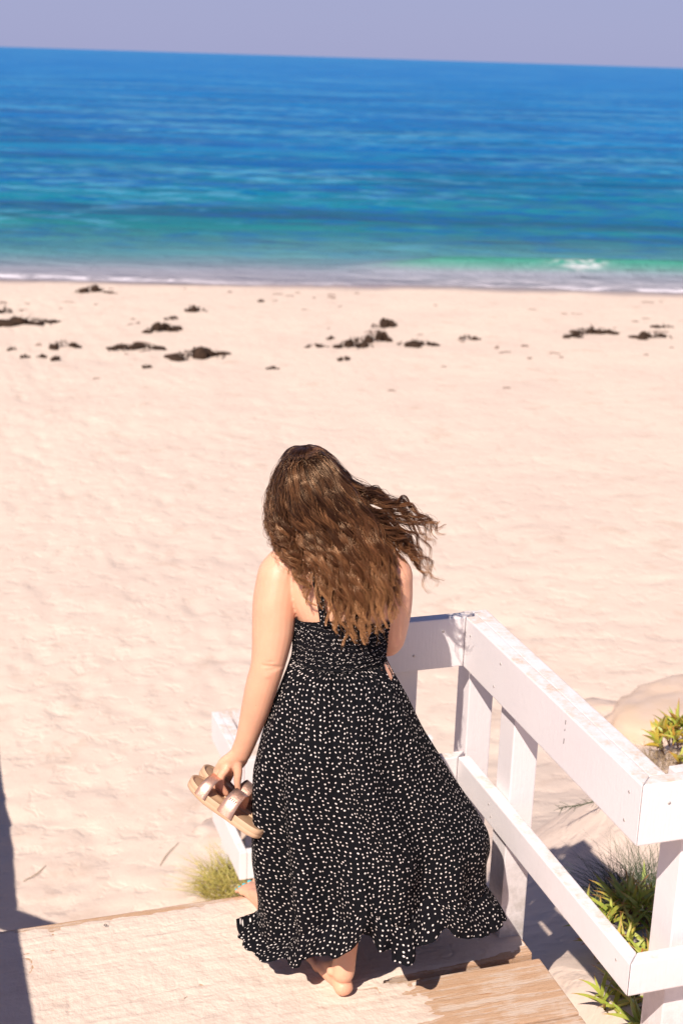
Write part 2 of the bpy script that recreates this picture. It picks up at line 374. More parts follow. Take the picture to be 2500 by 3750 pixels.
ZZ = sand_z(XX, YY)
tag(mesh_np('sand_beach', np.stack([XX, YY, ZZ], -1).reshape(-1, 3), grid_faces(len(xs), len(ys)), [SAND]),
    'pale pink beige trodden sand of the beach', kind='structure')

# ------------------------------------------------------------------ sea
ns, na = 620, 300
tt = np.linspace(0, 1, ns); S = 31.0+0.09*((ns-1)*tt)*0.55+np.expm1(tt*9.2)/np.expm1(9.2)*9000
A = np.linspace(-1, 1, na)
SS = np.repeat(S[:, None], na, 1); AA = A[None, :]*(26+SS*1.25)+6
Zs = np.full_like(SS, -2.3)
off = SS-31.4
amp = sstep(3, 25, off)
Zs += amp*0.16*(fbm(AA*0.10, SS*0.45, 41, 4)-0.5)*2*np.clip(1-off/600, 0.0, 1)
Zs += sstep(1, 8, off)*0.06*(fbm(AA*0.5, SS*1.4, 45, 3)-0.5)*np.clip(1-off/120, 0, 1)
wob = 1.2*(vnoise(AA*0.22, AA*0, 51)-0.5)
along = sstep(1.0, 4.5, AA)
prof = np.where(SS+wob < 34.1, np.exp(-((SS+wob-34.1)/0.55)**2), np.exp(-((SS+wob-34.1)/1.5)**2))
lift = along*prof
Zs += 0.36*lift
edge = 31.35+0.5*(fbm(AA*0.35, AA*0+2, 53, 3)-0.5)*2
foam = np.exp(-((SS-edge-0.25)/0.32)**2)*(0.85*sstep(0.0, -3.0, AA)+1.0*sstep(1.5, 5, AA)+0.25)
foam += along*sstep(33.0, 32.2, SS)*sstep(31.2, 31.8, SS)*0.42
foam += 1.2*np.exp(-((AA-7.3)/0.42)**2)*np.exp(-((SS+wob-33.9)/0.22)**2)
foam += 0.45*sstep(0.66, 0.9, vnoise(AA*0.9, AA*0, 57))*along*np.exp(-((SS+wob-34.1)/0.22)**2)
Xw = SS*0.26+AA*0.966; Yw = SS*0.966-AA*0.26
tag(mesh_np('sea', np.stack([Xw, Yw, Zs], -1).reshape(-1, 3), grid_faces(na, ns), [SEA], attrs=dict(foam=foam, lift=lift*sstep(0.2, 0.6, lift))),
    'blue and turquoise sea with low swell and one small breaking wave', kind='structure')

# ------------------------------------------------------------------ landing planks
land = empty('wooden_landing', (0.7, 3.2, 0), 'sandy weathered wooden landing at the top of the beach steps', 'landing')
LO = Vector((0.7, 3.2, 0))
def pl(name, lo, hi, mt, par=land, o=LO, **k):
    return board(name, [lo[i]-o[i] for i in range(3)], [hi[i]-o[i] for i in range(3)], mt, par, **k)
edges = [(3.478, 3.750), (3.238, 3.472), (2.950, 3.208), (2.668, 2.944), (2.386, 2.662), (2.104, 2.380), (1.822, 2.098)]
for i, (a, b_) in enumerate(edges):
    dz = [0.0, -0.002, 0.0, -0.004, 0, -0.002, 0][i]
    pl('plank', (-0.42, a, -0.042+dz), (1.70 if i < 2 else 1.708, b_, dz), PLANK, bev=0.005)
pl('joist', (1.60, 1.83, -0.20), (1.64, 3.74, -0.05), PLANK); pl('joist', (-0.36, 1.83, -0.20), (-0.32, 3.74, -0.05), PLANK)
pl('joist', (0.60, 1.83, -0.20), (0.64, 3.74, -0.05), PLANK)
pl('fascia', (-0.40, 3.700, -0.215), (1.59, 3.738, -0.048), PLANK)
for (x, y) in ((1.62, 3.655), (1.62, 3.56), (1.655, 3.40), (1.66, 3.27), (1.66, 3.15), (1.662, 3.02), (0.36, 3.30), (0.35, 3.64)):
    V, F = tube([(x-LO.x, y-LO.y, -0.002), (x-LO.x, y-LO.y, 0.002)], [0.0042, 0.0042], 10, cap=False)
    o = mesh_np('nail', V, F, [m_simple('rusty_nail', (0.10, 0.055, 0.035), 0.7) if 'rusty_nail' not in bpy.data.materials else bpy.data.materials['rusty_nail']], land)
# thin drift of sand lying over the boards; boards show through where it has blown off
nx, ny = 620, 560
gx = np.linspace(-0.41, 1.695, nx); gy = np.linspace(1.9, 3.745, ny); GX, GY = np.meshgrid(gx, gy)
cov = 0.0050+0.0120*(fbm(GX*2.6, GY*4.2, 61, 4)-0.5)+0.0085*(fbm(GX*6, GY*55, 63, 3)-0.5)+0.006*(fbm(GX*14, GY*12, 64, 3)-0.5)+0.004*(fbm(GX*40, GY*40, 65, 2)-0.5)
cov -= 0.0105*sstep(0.95, 1.65, GX)*sstep(3.24, 3.15, GY)                      # right part of the near board is swept
cov -= 0.010*sstep(1.25, 1.7, GX)
cov -= 0.012*sstep(3.70, 3.748, GY)*(0.4+fbm(GX*6, GY*1, 67, 3))
cov -= 0.022*np.exp(-((GY-3.222)/0.020)**2)*sstep(1.12, 1.32, GX+0.1*(vnoise(GX*9, GY*0, 69)-0.5))
cov -= 0.02*sstep(2.965, 2.94, GY)*sstep(0.9, 1.2, GX)
rip = 0.0026*(vnoise(GX*30+5*vnoise(GX*7, GY*7, 72), GY*30, 71)-0.5)+0.0016*(fbm(GX*75, GY*75, 74, 2)-0.5)-0.0045*sstep(0.6, 0.8, vnoise(GX*11, GY*9, 75))*sstep(0.045, 0.0, np.abs(vnoise(GX*16, GY*16, 76)-0.5))
ZG = (cov+rip)*0.45
keep = ZG > -0.0016
Fg = grid_faces(nx, ny); kf = keep.ravel()[Fg].any(1)
Vg = np.stack([GX-LO.x, GY-LO.y, np.maximum(ZG, -0.002)], -1).reshape(-1, 3)
o = mesh_np('sand_drift', Vg, Fg[kf], [SAND_N], land); tag(o, kind='stuff')

# steps below the landing
steps = empty('beach_steps', (0.6, 4.7, -0.9), 'wooden steps running down from the landing to the sand', 'steps')
SO = Vector((0.6, 4.7, -0.9))
for i in range(8):
    y0 = 3.78+i*0.235; z0 = -0.205-i*0.205
    pl('tread', (-0.30, y0, z0-0.04), (1.28, y0+0.255, z0), PLANK, steps, SO)
for x in (-0.345, 1.285):
    bm = bmesh.new(); vs = box_bm(bm, (x, 0, -0.13), (x+0.04, 2.5, 0.13)); me = bpy.data.meshes.new('stringer')
    bmesh.ops.rotate(bm, verts=bm.verts, cent=(0, 0, 0), matrix=Matrix.Rotation(-math.atan2(0.205, 0.235), 3, 'X'))
    bmesh.ops.translate(bm, verts=bm.verts, vec=Vector((0, 3.76, -0.27))-SO); bm.to_mesh(me); bm.free(); me.materials.append(PLANK)
    so = bpy.data.objects.new('stringer', me); col.objects.link(so); so.parent = steps

# ------------------------------------------------------------------ right railing
def rail_thing(name, loc, label):
    t = empty(name, loc, label, 'railing'); o = Vector(loc)
    return t, (lambda n, lo, hi, **k: pl(n, lo, hi, PAINT, t, o, **k))
rr, rb = rail_thing('landing_railing', (1.66, 3.1, 0), 'white painted wooden railing round the right side of the landing')
rb('post', (1.632, 3.33, -0.36), (1.712, 3.425, 0.885), bev=0.004)
rb('post', (1.634, 3.664, -0.6), (1.716, 3.758, 0.885), bev=0.004)
rb('post', (1.742, 2.604, -0.3), (1.830, 2.70, 0.885), bev=0.004)
rb('post', (1.372, 3.664, -0.6), (1.463, 3.758, 0.885), bev=0.004)
rb('post', (2.70, 2.604, -0.2), (2.79, 2.70, 0.885), bev=0.004)
def mitre_rail(n, x0, x1, yn, yf, z0, z1, cap=0.0):
    """rail run: inner board along Y from near corner to far corner with mitred returns, as separate boards"""
    def prism(nm, quad, za, zb, bev=0.004):
        bm = bmesh.new(); vs = [bm.verts.new((x-1.66, y-3.1, z)) for z in (za, zb) for x, y in quad]
        k = len(quad)
        for i in range(k): bm.faces.new((vs[i], vs[(i+1) % k], vs[k+(i+1) % k], vs[k+i]))
        bm.faces.new(vs[:k][::-1]); bm.faces.new(vs[k:]); bmesh.ops.recalc_face_normals(bm, faces=bm.faces)
        bmesh.ops.bevel(bm, geom=list(bm.edges), offset=bev, segments=2, affect='EDGES', profile=0.6)
        me = bpy.data.meshes.new(nm); bm.to_mesh(me); bm.free(); me.materials.append(PAINT)
        o = bpy.data.objects.new(nm, me); col.objects.link(o); o.parent = rr
    t = x1-x0; g = 0.0008
    prism(n, [(x0, yn+g), (x1, yn+t+g), (x1, yf+g), (x0, yf)], z0, z1)              # along the side
    prism(n, [(x0+g, yn), (3.4, yn), (3.4, yn+t), (x1+g, yn+t)], z0, z1)            # near return to the right
    prism(n, [(1.20, yf), (x0-0.001, yf+0.0005), (x1-0.001, yf+t), (1.20, yf+t)], z0, z1-0.001)   # far return to the left
    if cap:
        prism('outer_rail', [(x1+0.002, yn+t+0.003), (x1+cap, yn+t+0.003), (x1+cap, yf-0.004+t), (x1+0.002, yf-0.004+t)], z1-0.040, z1-0.003)
mitre_rail('top_rail', 1.590, 1.630, 2.560, 3.622, 0.765, 0.925, 0.046)
mitre_rail('lower_rail', 1.592, 1.630, 2.535, 3.622, 0.370, 0.462)
SCREW = m_simple('painted_over_screw', (0.55, 0.48, 0.44), 0.5); CRACK = m_simple('crack_in_paint', (0.10, 0.07, 0.06), 0.9)
def dot_on(x, y, z, ax, r_=0.0042, mt=SCREW, nm='screw'):
    d = 0.0008; p0 = [x-1.66, y-3.1, z]; p1 = list(p0); p0[ax] += 0.001; p1[ax] -= d
    V, F = tube([p0, p1], [r_, r_], 10, cap=False, ref=(0, 0, 1) if ax != 2 else (1, 0, 0)); mesh_np(nm, V, F, [mt], rr)
for y, z in ((2.615, .88), (2.625, .80), (3.36, .885), (3.395, .80), (3.58, .88)): dot_on(1.590, y, z, 0)
for x, z in ((1.52, .885), (1.43, .815), (1.665, .87), (1.80, .80), (1.79, .885)): dot_on(x, 3.622 if x < 1.6 else 2.560, z, 1)
for y, z in ((2.60, .43), (3.38, .43), (3.36, .40)): dot_on(1.592, y, z, 0, 0.0038)
for k, (z0, z1) in enumerate(((.905, .893), (.880, .874), (.852, .838))): pl('crack', (1.5888, 2.951+k*.0006, z1), (1.5902, 2.9524+k*.0006, z0), CRACK, rr, Vector((1.66, 3.1, 0)), bev=0.0001)
# left railing of the landing with its handrail down the steps (its shadow falls into view)
lr, lb = rail_thing('left_landing_railing', (-0.36, 3.0, 0), 'white wooden railing along the left side of the landing')
lb('top_rail', (-0.375, 1.9, 0.765), (-0.335, 3.75, 0.925)); lb('lower_rail', (-0.375, 1.9, 0.37), (-0.335, 3.75, 0.462))
lb('middle_rail', (-0.375, 1.9, 0.575), (-0.335, 3.75, 0.700))
for y in (2.0, 2.9, 3.66): lb('post', (-0.465, y, -0.5), (-0.377, y+0.09, 0.885))
def sloped(nm, x0, x1, y0, z0, y1, z1, h, par, org):
    bm = bmesh.new(); vs = [bm.verts.new((x-org[0], y-org[1], z-org[2])) for x in (x0, x1) for y, z in ((y0, z0), (y1, z1), (y1, z1+h), (y0, z0+h))]
    for f in ((0, 1, 2, 3), (7, 6, 5, 4), (0, 4, 5, 1), (1, 5, 6, 2), (2, 6, 7, 3), (3, 7, 4, 0)): bm.faces.new([vs[i] for i in f])
    bmesh.ops.recalc_face_normals(bm, faces=bm.faces); bmesh.ops.bevel(bm, geom=list(bm.edges), offset=0.004, segments=2, affect='EDGES')
    me = bpy.data.meshes.new(nm); bm.to_mesh(me); bm.free(); me.materials.append(PAINT)
    o = bpy.data.objects.new(nm, me); col.objects.link(o); o.parent = par; return o
sl = empty('left_stair_handrail', (-0.36, 4.6, -0.8), 'white sloping handrail on the left side of the beach steps', 'railing')
so_ = (-0.36, 4.6, -0.8)
for dz in (0.0, -0.21, -0.42): sloped('handrail', -0.375, -0.335, 3.765, 0.76+dz, 5.78, -0.74+dz, 0.17, sl, so_)
for dz in (0.0, -0.21, -0.42):
    board('level_rail', (-0.375+0.36, 5.785-4.6, -0.74+dz+0.8), (-0.335+0.36, 8.2-4.6, -0.57+dz+0.8), PAINT, sl)
for y in (5.82, 7.0): board('post', (-0.467+0.36, y-4.6, -2.0+0.8), (-0.377+0.36, y+0.09-4.6, -0.6+0.8), PAINT, sl)
# lower right railing seen behind the hand
lw, wb = rail_thing('lower_landing_railing', (1.55, 6.6, -1.2), 'white wooden railing at the foot of the steps behind the sandals')
wb('top_rail', (1.545, 6.25, -1.045), (1.585, 6.83, -0.885)); wb('outer_rail', (1.588, 6.29, -0.93), (1.634, 6.83, -0.889))
wb('top_rail', (1.587, 6.25, -1.045), (2.6, 6.288, -0.887)); wb('end_rail', (1.66, 6.70, -1.045), (2.6, 6.83, -0.889))
wb('lower_rail', (1.545, 6.18, -1.53), (1.585, 6.80, -1.37)); wb('lower_rail', (1.587, 6.18, -1.53), (2.6, 6.218, -1.372))
wb('post', (1.588, 6.68, -2.0), (1.678, 6.775, -0.95)); wb('post', (1.70, 6.30, -2.0), (1.79, 6.39, -0.95))

# ------------------------------------------------------------------ rock
def blob(name, c, r, mt, sub=4, amp=0.2, sc=2.0, seed=0, flat=0.3, parent=None, sq=1.0):
    bm = bmesh.new(); bmesh.ops.create_icosphere(bm, subdivisions=sub, radius=1)
    from mathutils import noise as mn
    for v in bm.verts:
        p = v.co.copy(); n = mn.fractal(p*sc+Vector((seed*3.1, seed, 0)), 0.8, 2.0, 5)
        q = Vector([math.copysign(abs(p[i])**sq, p[i]) for i in range(3)])*(1+amp*n)
        q.z = max(q.z, -flat); v.co = Vector((q.x*r[0], q.y*r[1], q.z*r[2]))
    me = bpy.data.meshes.new(name); bm.to_mesh(me); bm.free(); me.materials.append(mt)
    for p in me.polygons: p.use_smooth = True
    o = bpy.data.objects.new(name, me); col.objects.link(o); o.location = c
    if parent: o.parent = parent
    return o
def m_rock():
    m_, nt, p = mat('sandstone'); b = NB(nt); v = b.coord('Object')
    n1 = b.noise(v, 2.0, 5, 0.6); n2 = b.noise(b.coord('Object', (1, 1, 6)), 3, 6, 0.65)
    c = b.mix(b.mr(n1, 0.4, 0.65), (0.58, 0.45, 0.375), (0.58, 0.42, 0.30)); c = b.mix(b.mr(n2, 0.55, 0.7, 0, 0.5), c, (0.42, 0.33, 0.29))
    b.l(c, p.inputs['Base Color']); p.inputs['Roughness'].default_value = 0.95; b.l(b.bump(n2, 0.35, 0.03), p.inputs['Normal']); return m_
ROCK = m_rock()
tag(blob('boulder', (5.95, 7.75, -2.02), (1.40, 0.80, 0.42), ROCK, 5, 0.16, 1.2, 2, 0.3, sq=0.85), 'large smooth sandstone boulder half buried in the sand right of the railing', 'boulder')
tag(blob('low_rock', (4.60, 8.25, -2.0), (0.60, 0.25, 0.12), ROCK, 4, 0.3, 1.6, 5, 0.5), 'low tan rock ledge in the sand left of the large boulder', 'rock')
tag(blob('flat_rock', (1.72, 7.15, -1.93), (0.34, 0.25, 0.12), ROCK, 4, 0.3, 1.6, 9, 0.5), 'small flat tan rock in the sand left of the sandals', 'rock')

# ------------------------------------------------------------------ kelp
KELP = m_simple('dried_kelp', (0.030, 0.019, 0.014), 0.9, bump=0.8, bs=25, c2=(0.065, 0.038, 0.025), spec=0.1)
def kelp(x, y, w, h, sd):
    r = random.Random(sd); parts = []
    z = float(sand_z(np.array(x), np.array(y)))
    for j in range(max(2, int(w*9))):                                              # heaped lobes
        u = (r.random()-0.5); hh = h*(0.22+0.6*r.random())*(1-1.3*abs(u))
        bm = bmesh.new(); bmesh.ops.create_icosphere(bm, subdivisions=2, radius=1)
        from mathutils import noise as mn
        V = np.array([[v.co.x*w*0.16, v.co.y*w*0.14, v.co.z*hh]for v in bm.verts])
        V *= np.array([1+0.5*mn.noise(v.co*2.2+Vector((sd, j, 0))) for v in bm.verts])[:, None]
        V += [u*w, (r.random()-0.5)*w*0.45, hh*0.12]; parts.append((V, [[v.index for v in f.verts] for f in bm.faces])); bm.free()
    for j in range(int(8+w*26)):                                                   # flat ribbons and stalks
        a = r.random()*6.28; L = w*(0.10+0.16*r.random()); x0 = (r.random()-0.5)*w*0.9; y0 = (r.random()-0.5)*w*0.4; hh = h*0.7*(1-1.6*abs(x0/w))
        P = [(x0+math.cos(a)*L*t*(1+0.3*math.sin(5*t)), y0+0.6*math.sin(a)*L*t+0.02*math.sin(9*t+j), max(0.006, hh*(1-t)+0.02*math.sin(t*7+j))) for t in np.linspace(0, 1, 6)]
        parts.append(tube(P, [[0.004, 0.004+0.012*r.random()]]*6, 6, cap=False))
    V, F = merge(parts); o = mesh_np('kelp_pile', V, F, [KELP]); o.location = (x, y, z); return o
KP = [(2.17, 26.88, 0.25, 0.1), (2.36, 25.6, 0.88, 0.1), (2.77, 23.29, 0.4, 0.1), (4.13, 29.44, 0.55, 0.11), (5.66, 26.56, 0.35, 0.12), (4.68, 24.51, 0.51, 0.14), (5.06, 25.68, 0.24, 0.05), (3.89, 22.91, 0.69, 0.09), (4.77, 22.06, 0.74, 0.14), (7.26, 27.67, 0.12, 0.05), (7.39, 23.36, 0.13, 0.06), (7.56, 22.54, 0.52, 0.16), (8.1, 23.04, 0.46, 0.2), (8.8, 24.46, 0.45, 0.13), (8.68, 22.55, 0.57, 0.09), (9.81, 22.98, 0.31, 0.06), (12.43, 23.29, 0.62, 0.11), (11.81, 22.84, 0.4, 0.08), (13.25, 22.63, 0.57, 0.11), (3.78, 21.28, 0.15, 0.05), (2.52, 22.1, 0.17, 0.07), (2.34, 22.41, 0.13, 0.04), (5.68, 20.95, 0.17, 0.03), (6.9, 22.65, 0.33, 0.04), (2.08, 22.43, 0.14, 0.04), (1.95, 23.14, 0.13, 0.04), (7.01, 21.43, 0.21, 0.04), (14.06, 23.64, 0.34, 0.05)]
KL = ['small rounded kelp heap at the left edge nearest the shoreline', 'long flat kelp strip at the left edge of the beach', 'low dark kelp mound left of centre, below the long left strip', 'thin kelp patch close to the water on the left', 'rounded kelp mound highest of the pair left of centre', 'domed kelp mound, darkest left of centre', 'tiny kelp scrap between the two domed mounds', 'long thin kelp strand with a trailing tail, left of centre', 'broad ragged kelp pile, lowest of the left group', 'tiny kelp ball alone near the wet sand in the centre', 'tiny kelp clump just left of the big central heap', 'left half of the big central kelp heap', 'tallest lump of the big central kelp heap', 'pointed kelp mound above the big central heap', 'kelp pile with a tan lump right of the central heap', 'thin faint kelp strip right of the centre piles', 'long kelp mound, upper one of the right pair', 'low kelp strip, lower one of the right pair', 'tapering kelp pile nearest the right edge', 'small kelp scrap lowest on the left side of the beach', 'small kelp clump below the left dark mound', 'little kelp clump left of the lowest left scraps', 'faint flat kelp scrap lowest in the middle of the beach', 'thin kelp line left of the central heap', 'little kelp scrap second from the left edge', 'leftmost small kelp scrap on the sand', 'short kelp scrap below the central heap', 'thin kelp scrap above the tapering right pile']
for i, ((x, y, w, h), lb_) in enumerate(zip(KP, KL)):
    tag(kelp(x, y, w*1.18, h*1.5, i*7+1), lb_, 'kelp', 'kelp piles washed up along the beach')
# loose scraps of weed, too many to count
parts = []
for i in range(230):
    S_ = 20+10.3*random.random()**0.8; a_ = random.uniform(-12, 16); x = S_*0.26+a_*0.966; y = S_*0.966-a_*0.26
    if fbm(np.array(x*0.5), np.array(y*0.5), 77, 2) < 0.47: continue
    z = float(sand_z(np.array(x), np.array(y))); w = 0.03+0.13*random.random()**2; a = random.uniform(-0.6, 0.6)
    P = [(x+math.cos(a)*w*t, y+math.sin(a)*w*t+0.02*math.sin(6*t+i), z+0.004+0.012*math.sin(3.14*abs(t))) for t in (-1, -0.4, 0.3, 1)]
    parts.append(tube(P, [[0.006, 0.006+0.02*random.random()]]*4, 5, cap=False))
V, F = merge(parts); tag(mesh_np('kelp_scraps', V, F, [m_simple('faded_kelp', (0.22, 0.13, 0.095), 0.9)]), 'scattered dry scraps of seaweed on the sand near the water', kind='stuff')

# ------------------------------------------------------------------ plants
def leaf_mesh(name, L=0.09, w=0.011, curve=0.25, mt=None):
    n = 7; V, U = [], []
    for i in range(n):
        t = i/(n-1); s = w*(0.55+0.75*math.sin(math.pi*min(1, t*0.8+0.18)))*(1-t**3*0.96)
        z = L*t*math.cos(curve*t); x = L*t*t*math.sin(curve)
        for a in (90, 210, 330): V.append((x+s*math.cos(R(a))*0.9, s*math.sin(R(a)), z)); U.append((t, 0))
    F = [[i*3+j, i*3+(j+1) % 3, (i+1)*3+(j+1) % 3, (i+1)*3+j] for i in range(n-1) for j in range(3)]+[[0, 2, 1], [n*3-3, n*3-2, n*3-1]]
    return V, F, U
GREEN = m_leaf('ice_plant_leaf', (0.25, 0.33, 0.045), (0.42, 0.42, 0.07), (0.44, 0.40, 0.08), (0.42, 0.13, 0.05))
RED = m_leaf('ice_plant_red_leaf', (0.42, 0.33, 0.04), (0.45, 0.24, 0.04), (0.38, 0.33, 0.05), (0.45, 0.10, 0.04))
leafs = {}
def leaf_data(k, L, w, c, mt):
    V, F, U = leaf_mesh('leaf', L, w, c); o = mesh_np('leaf', V, F, [mt], uv=U, smooth=False); me = o.data; bpy.data.objects.remove(o)
    for p in me.polygons: p.use_smooth = False
    leafs[k] = me
leaf_data('g0', 0.095, 0.0062, 0.5, GREEN); leaf_data('g1', 0.11, 0.0066, 0.3, GREEN); leaf_data('g2', 0.08, 0.006, 0.7, GREEN); leaf_data('r0', 0.075, 0.010, 0.3, RED)
STEM = m_simple('ice_plant_stem', (0.20, 0.11, 0.06), 0.8)
def ice_plant(loc, shoots, label, rad, kinds, up=0.75, seed=0, h=0.05, big=1.0):
    r = random.Random(seed); t = empty('ice_plant', loc, label, 'plant', group='ice plants beside the railing')
    parts = []
    for s in range(shoots):
        a = r.random()*6.283; d = rad*math.sqrt(r.random()); c = Vector((math.cos(a)*d, math.sin(a)*d, h*(1.2-d/rad)+0.02))
        dirv = Vector((math.cos(a)*0.6*d/rad+r.uniform(-.3, .3), math.sin(a)*0.6*d/rad+r.uniform(-.3, .3), up)).normalized()
        base = c-dirv*0.05; parts.append(tube([tuple(base-dirv*0.04), tuple(base), tuple(c)], [0.004]*3, 6, cap=False))
        for k in range(r.randint(6, 8)):
            me = leafs[r.choice(kinds)]; o = bpy.data.objects.new('leaf', me); col.objects.link(o); o.parent = t
            q = dirv.to_track_quat('Z', 'Y'); tilt = 0.10+0.75*(1-k/8.0)*r.uniform(0.7, 1.1); az_ = k*2.4+r.random()*0.5
            rot = q.to_matrix() @ Matrix.Rotation(az_, 3, 'Z') @ Matrix.Rotation(tilt, 3, 'Y')
            sc = r.uniform(0.65, 1.1)*big
            o.matrix_basis = Matrix.Translation(base+dirv*0.05*(k/8.0)) @ rot.to_4x4() @ Matrix.Scale(sc, 4)
    V, F = merge(parts); mesh_np('stem', V, F, [STEM], t)
    return t
def gz(x, y): return float(base_z(np.array(x), np.array(y)))
DRY = m_simple('dry_grass_blade', (0.36, 0.25, 0.13), 0.8, c2=(0.22, 0.15, 0.08)); GRS = m_simple('wiry_green_grass', (0.15, 0.19, 0.06), 0.6, c2=(0.24, 0.23, 0.09))
DARK = m_simple('dark_green_shrub', (0.035, 0.055, 0.025), 0.6, c2=(0.06, 0.085, 0.03)); GOLD = m_simple('golden_beach_grass', (0.50, 0.37, 0.10), 0.7, c2=(0.30, 0.30, 0.07))
def grass(name, loc, n, rad, L, w, mt, label, lean=0.7, seed=0, spread=0.5, bias=(0, 0)):
    r = random.Random(seed); V, F = [], []
    for i in range(n):
        a = r.random()*6.283; d = rad*math.sqrt(r.random()); b = Vector((math.cos(a)*d, math.sin(a)*d, 0))
        a2 = a+r.uniform(-1.2, 1.2) if r.random() < 0.8 else r.random()*6.28; l = L*r.uniform(0.4, 1.15)
        ln = lean*r.uniform(0.1, 1.2); dr = Vector((math.cos(a2)*ln+bias[0], math.sin(a2)*ln+bias[1], 1)).normalized(); sd_ = dr.cross(Vector((r.uniform(-1, 1), r.uniform(-1, 1), .2))).normalized()*w
        o = len(V)
        for j in range(5):
            t = j/4; c = b+dr*l*t+Vector((math.cos(a2), math.sin(a2), -0.55))*l*spread*t*t; s = sd_*(1-t*0.9)
            V += [tuple(c+s), tuple(c-s)]
        F += [[o+2*j, o+2*j+1, o+2*j+3, o+2*j+2] for j in range(4)]
    o = mesh_np(name, V, F, [mt]); o.location = loc; return tag(o, label, kind='stuff')
ice_plant((3.24, 4.95, gz(3.24, 4.95)), 20, 'ice plant with reddish tipped leaves beyond the near corner of the top rail', 0.15, ['g1', 'r0', 'r0', 'g0'], 0.9, 3, 0.12, 1.05)
ice_plant((2.27, 3.63, gz(2.27, 3.63)+.05), 40, 'bright green ice plant between the lower rail and the near corner post', 0.17, ['g0', 'g1', 'g2'], 0.8, 5, 0.11, 1.15)
ice_plant((2.17, 3.40, gz(2.17, 3.40)), 14, 'ice plant with a few red leaves right behind the lower rail corner', 0.11, ['g1', 'r0', 'g0'], 0.8, 8, 0.06, 1.1)
ice_plant((1.985, 3.20, gz(1.985, 3.20)), 6, 'straggling ice plant on the sand below the lower rail at the bottom right', 0.08, ['g1', 'g2'], 0.6, 11, 0.02, 1.15)
ice_plant((1.98, 3.03, gz(1.98, 3.03)), 3, 'small ice plant sprout at the bottom right beside the landing edge', 0.05, ['g2', 'g1'], 0.5, 13, 0.01)
ice_plant((2.60, 4.02, gz(2.60, 4.02)), 14, 'shaded ice plant behind the dark wiry shrub', 0.2, ['g0', 'g1'], 0.8, 17, 0.05)
grass('dry_grass', (3.12, 4.86, gz(3.12, 4.86)+.03), 900, 0.15, 0.10, 0.0010, DRY, 'matted dry grass at the foot of the reddish ice plant', 1.2, 3)
grass('wiry_grass', (2.31, 3.70, gz(2.31, 3.70)+0.08), 300, 0.15, 0.14, 0.0009, GRS, 'wiry pale green grass growing through the bright green ice plant', 1.1, 5)
grass('dark_shrub', (2.52, 3.97, gz(2.52, 3.97)+.05), 1300, 0.18, 0.20, 0.0012, DARK, 'dark wiry shrub in the shade behind the near corner post', 1.0, 9)
grass('golden_grass', (1.62, 6.50, gz(1.62, 6.50)), 900, 0.20, 0.19, 0.0028, GOLD, 'golden green beach grass at the foot of the lower white railing', 1.0, 15)
grass('green_grass', (1.85, 6.42, gz(1.85, 6.42)), 260, 0.14, 0.22, 0.0028, GRS, 'green beach grass under the corner of the lower white railing', 0.9, 19)
# dark feathery twig reaching out over the sand
r = random.Random(4); tp = [(2.97, 4.95, -0.52), (2.90, 4.96, -0.58), (2.83, 4.99, -0.62), (2.75, 5.00, -0.63), (2.70, 5.0, -0.63)]
parts = [tube(tp, [0.005, 0.004, 0.003, 0.002, 0.001], 6, n=14, cap=False)]
tpc = catmull(tp, 40)
for i in range(10, 40):
    b = tpc[i]; d = Vector((-0.7+r.uniform(-.3, .3), r.uniform(-.8, .8), r.uniform(-1.1, .5))).normalized()*r.uniform(0.02, 0.055)
    parts.append(tube([b, b+np.array(d)*0.6, b+np.array(d)+np.array([-.006, 0, 0])], [0.0014, 0.001, 0.0005], 4, cap=False))
V, F = merge(parts); tag(mesh_np('feathery_twig', V, F, [DARK]), 'dark feathery twig reaching over the sand below the top rail', 'twig')
def stick(P, rad, mt, label):
    P = [(x, y, float(sand_z(np.array(x), np.array(y)))+dz) for x, y, dz in P]
    V, F = tube(P, [rad*0.6, rad, rad*0.5], 6, n=10); tag(mesh_np('dry_twig', V, F, [mt]), label, 'twig')
stick([(0.525, 6.93, 0.004), (0.60, 6.98, 0.012), (0.66, 7.07, 0.004)], 0.0028, DRY, 'thin dry twig on the sand beside the shadow at the left edge')
stick([(1.27, 6.9, 0.004), (1.33, 7.0, 0.01), (1.42, 7.12, 0.004)], 0.0024, DRY, 'thin dry twig on the sand left of the golden grass')
stick([(2.25, 4.85, 0.0), (2.33, 5.1, 0.04), (2.45, 5.3, 0.02)], 0.006, DARK, 'small dark twig on the sand right of the second post')
# small ring lying on the far plank
a = np.linspace(0, 2*np.pi, 19)[:-1]
rp = [(0.512+0.0042*math.cos(t), 3.685+0.0042*math.sin(t), 0.0115) for t in a]; rp.append(rp[0])
V, F = tube(rp, [0.0011]*len(rp), 6, cap=False); tag(mesh_np('metal_ring', V, F, [m_simple('dark_metal', (0.05, 0.05, 0.055), 0.35, 0.8)]), 'tiny dark metal ring lying on the sandy plank near its far edge', 'ring')

# ------------------------------------------------------------------ the woman (local x right, y away, z up)
def lean(V):
    """she stoops forward a little from the hips"""
    V = np.array(V, float); u = sstep(0.62, 1.45, V[..., 2])*1.0
    V[..., 1] += 0.095*u; V[..., 2] -= 0.045*u; return V
PZ = -R(18.2); ORG = (1.17, 3.35, 0.0)
woman = empty('person', ORG, 'barefoot woman seen from behind in a black dotted maxi dress holding sandals', 'person', rz=PZ)
parts = []
def add(p, r_, seg=18, n=None, ref=(0, 1, 0), **k): parts.append(tube(p, r_, seg, n, ref=ref, **k))
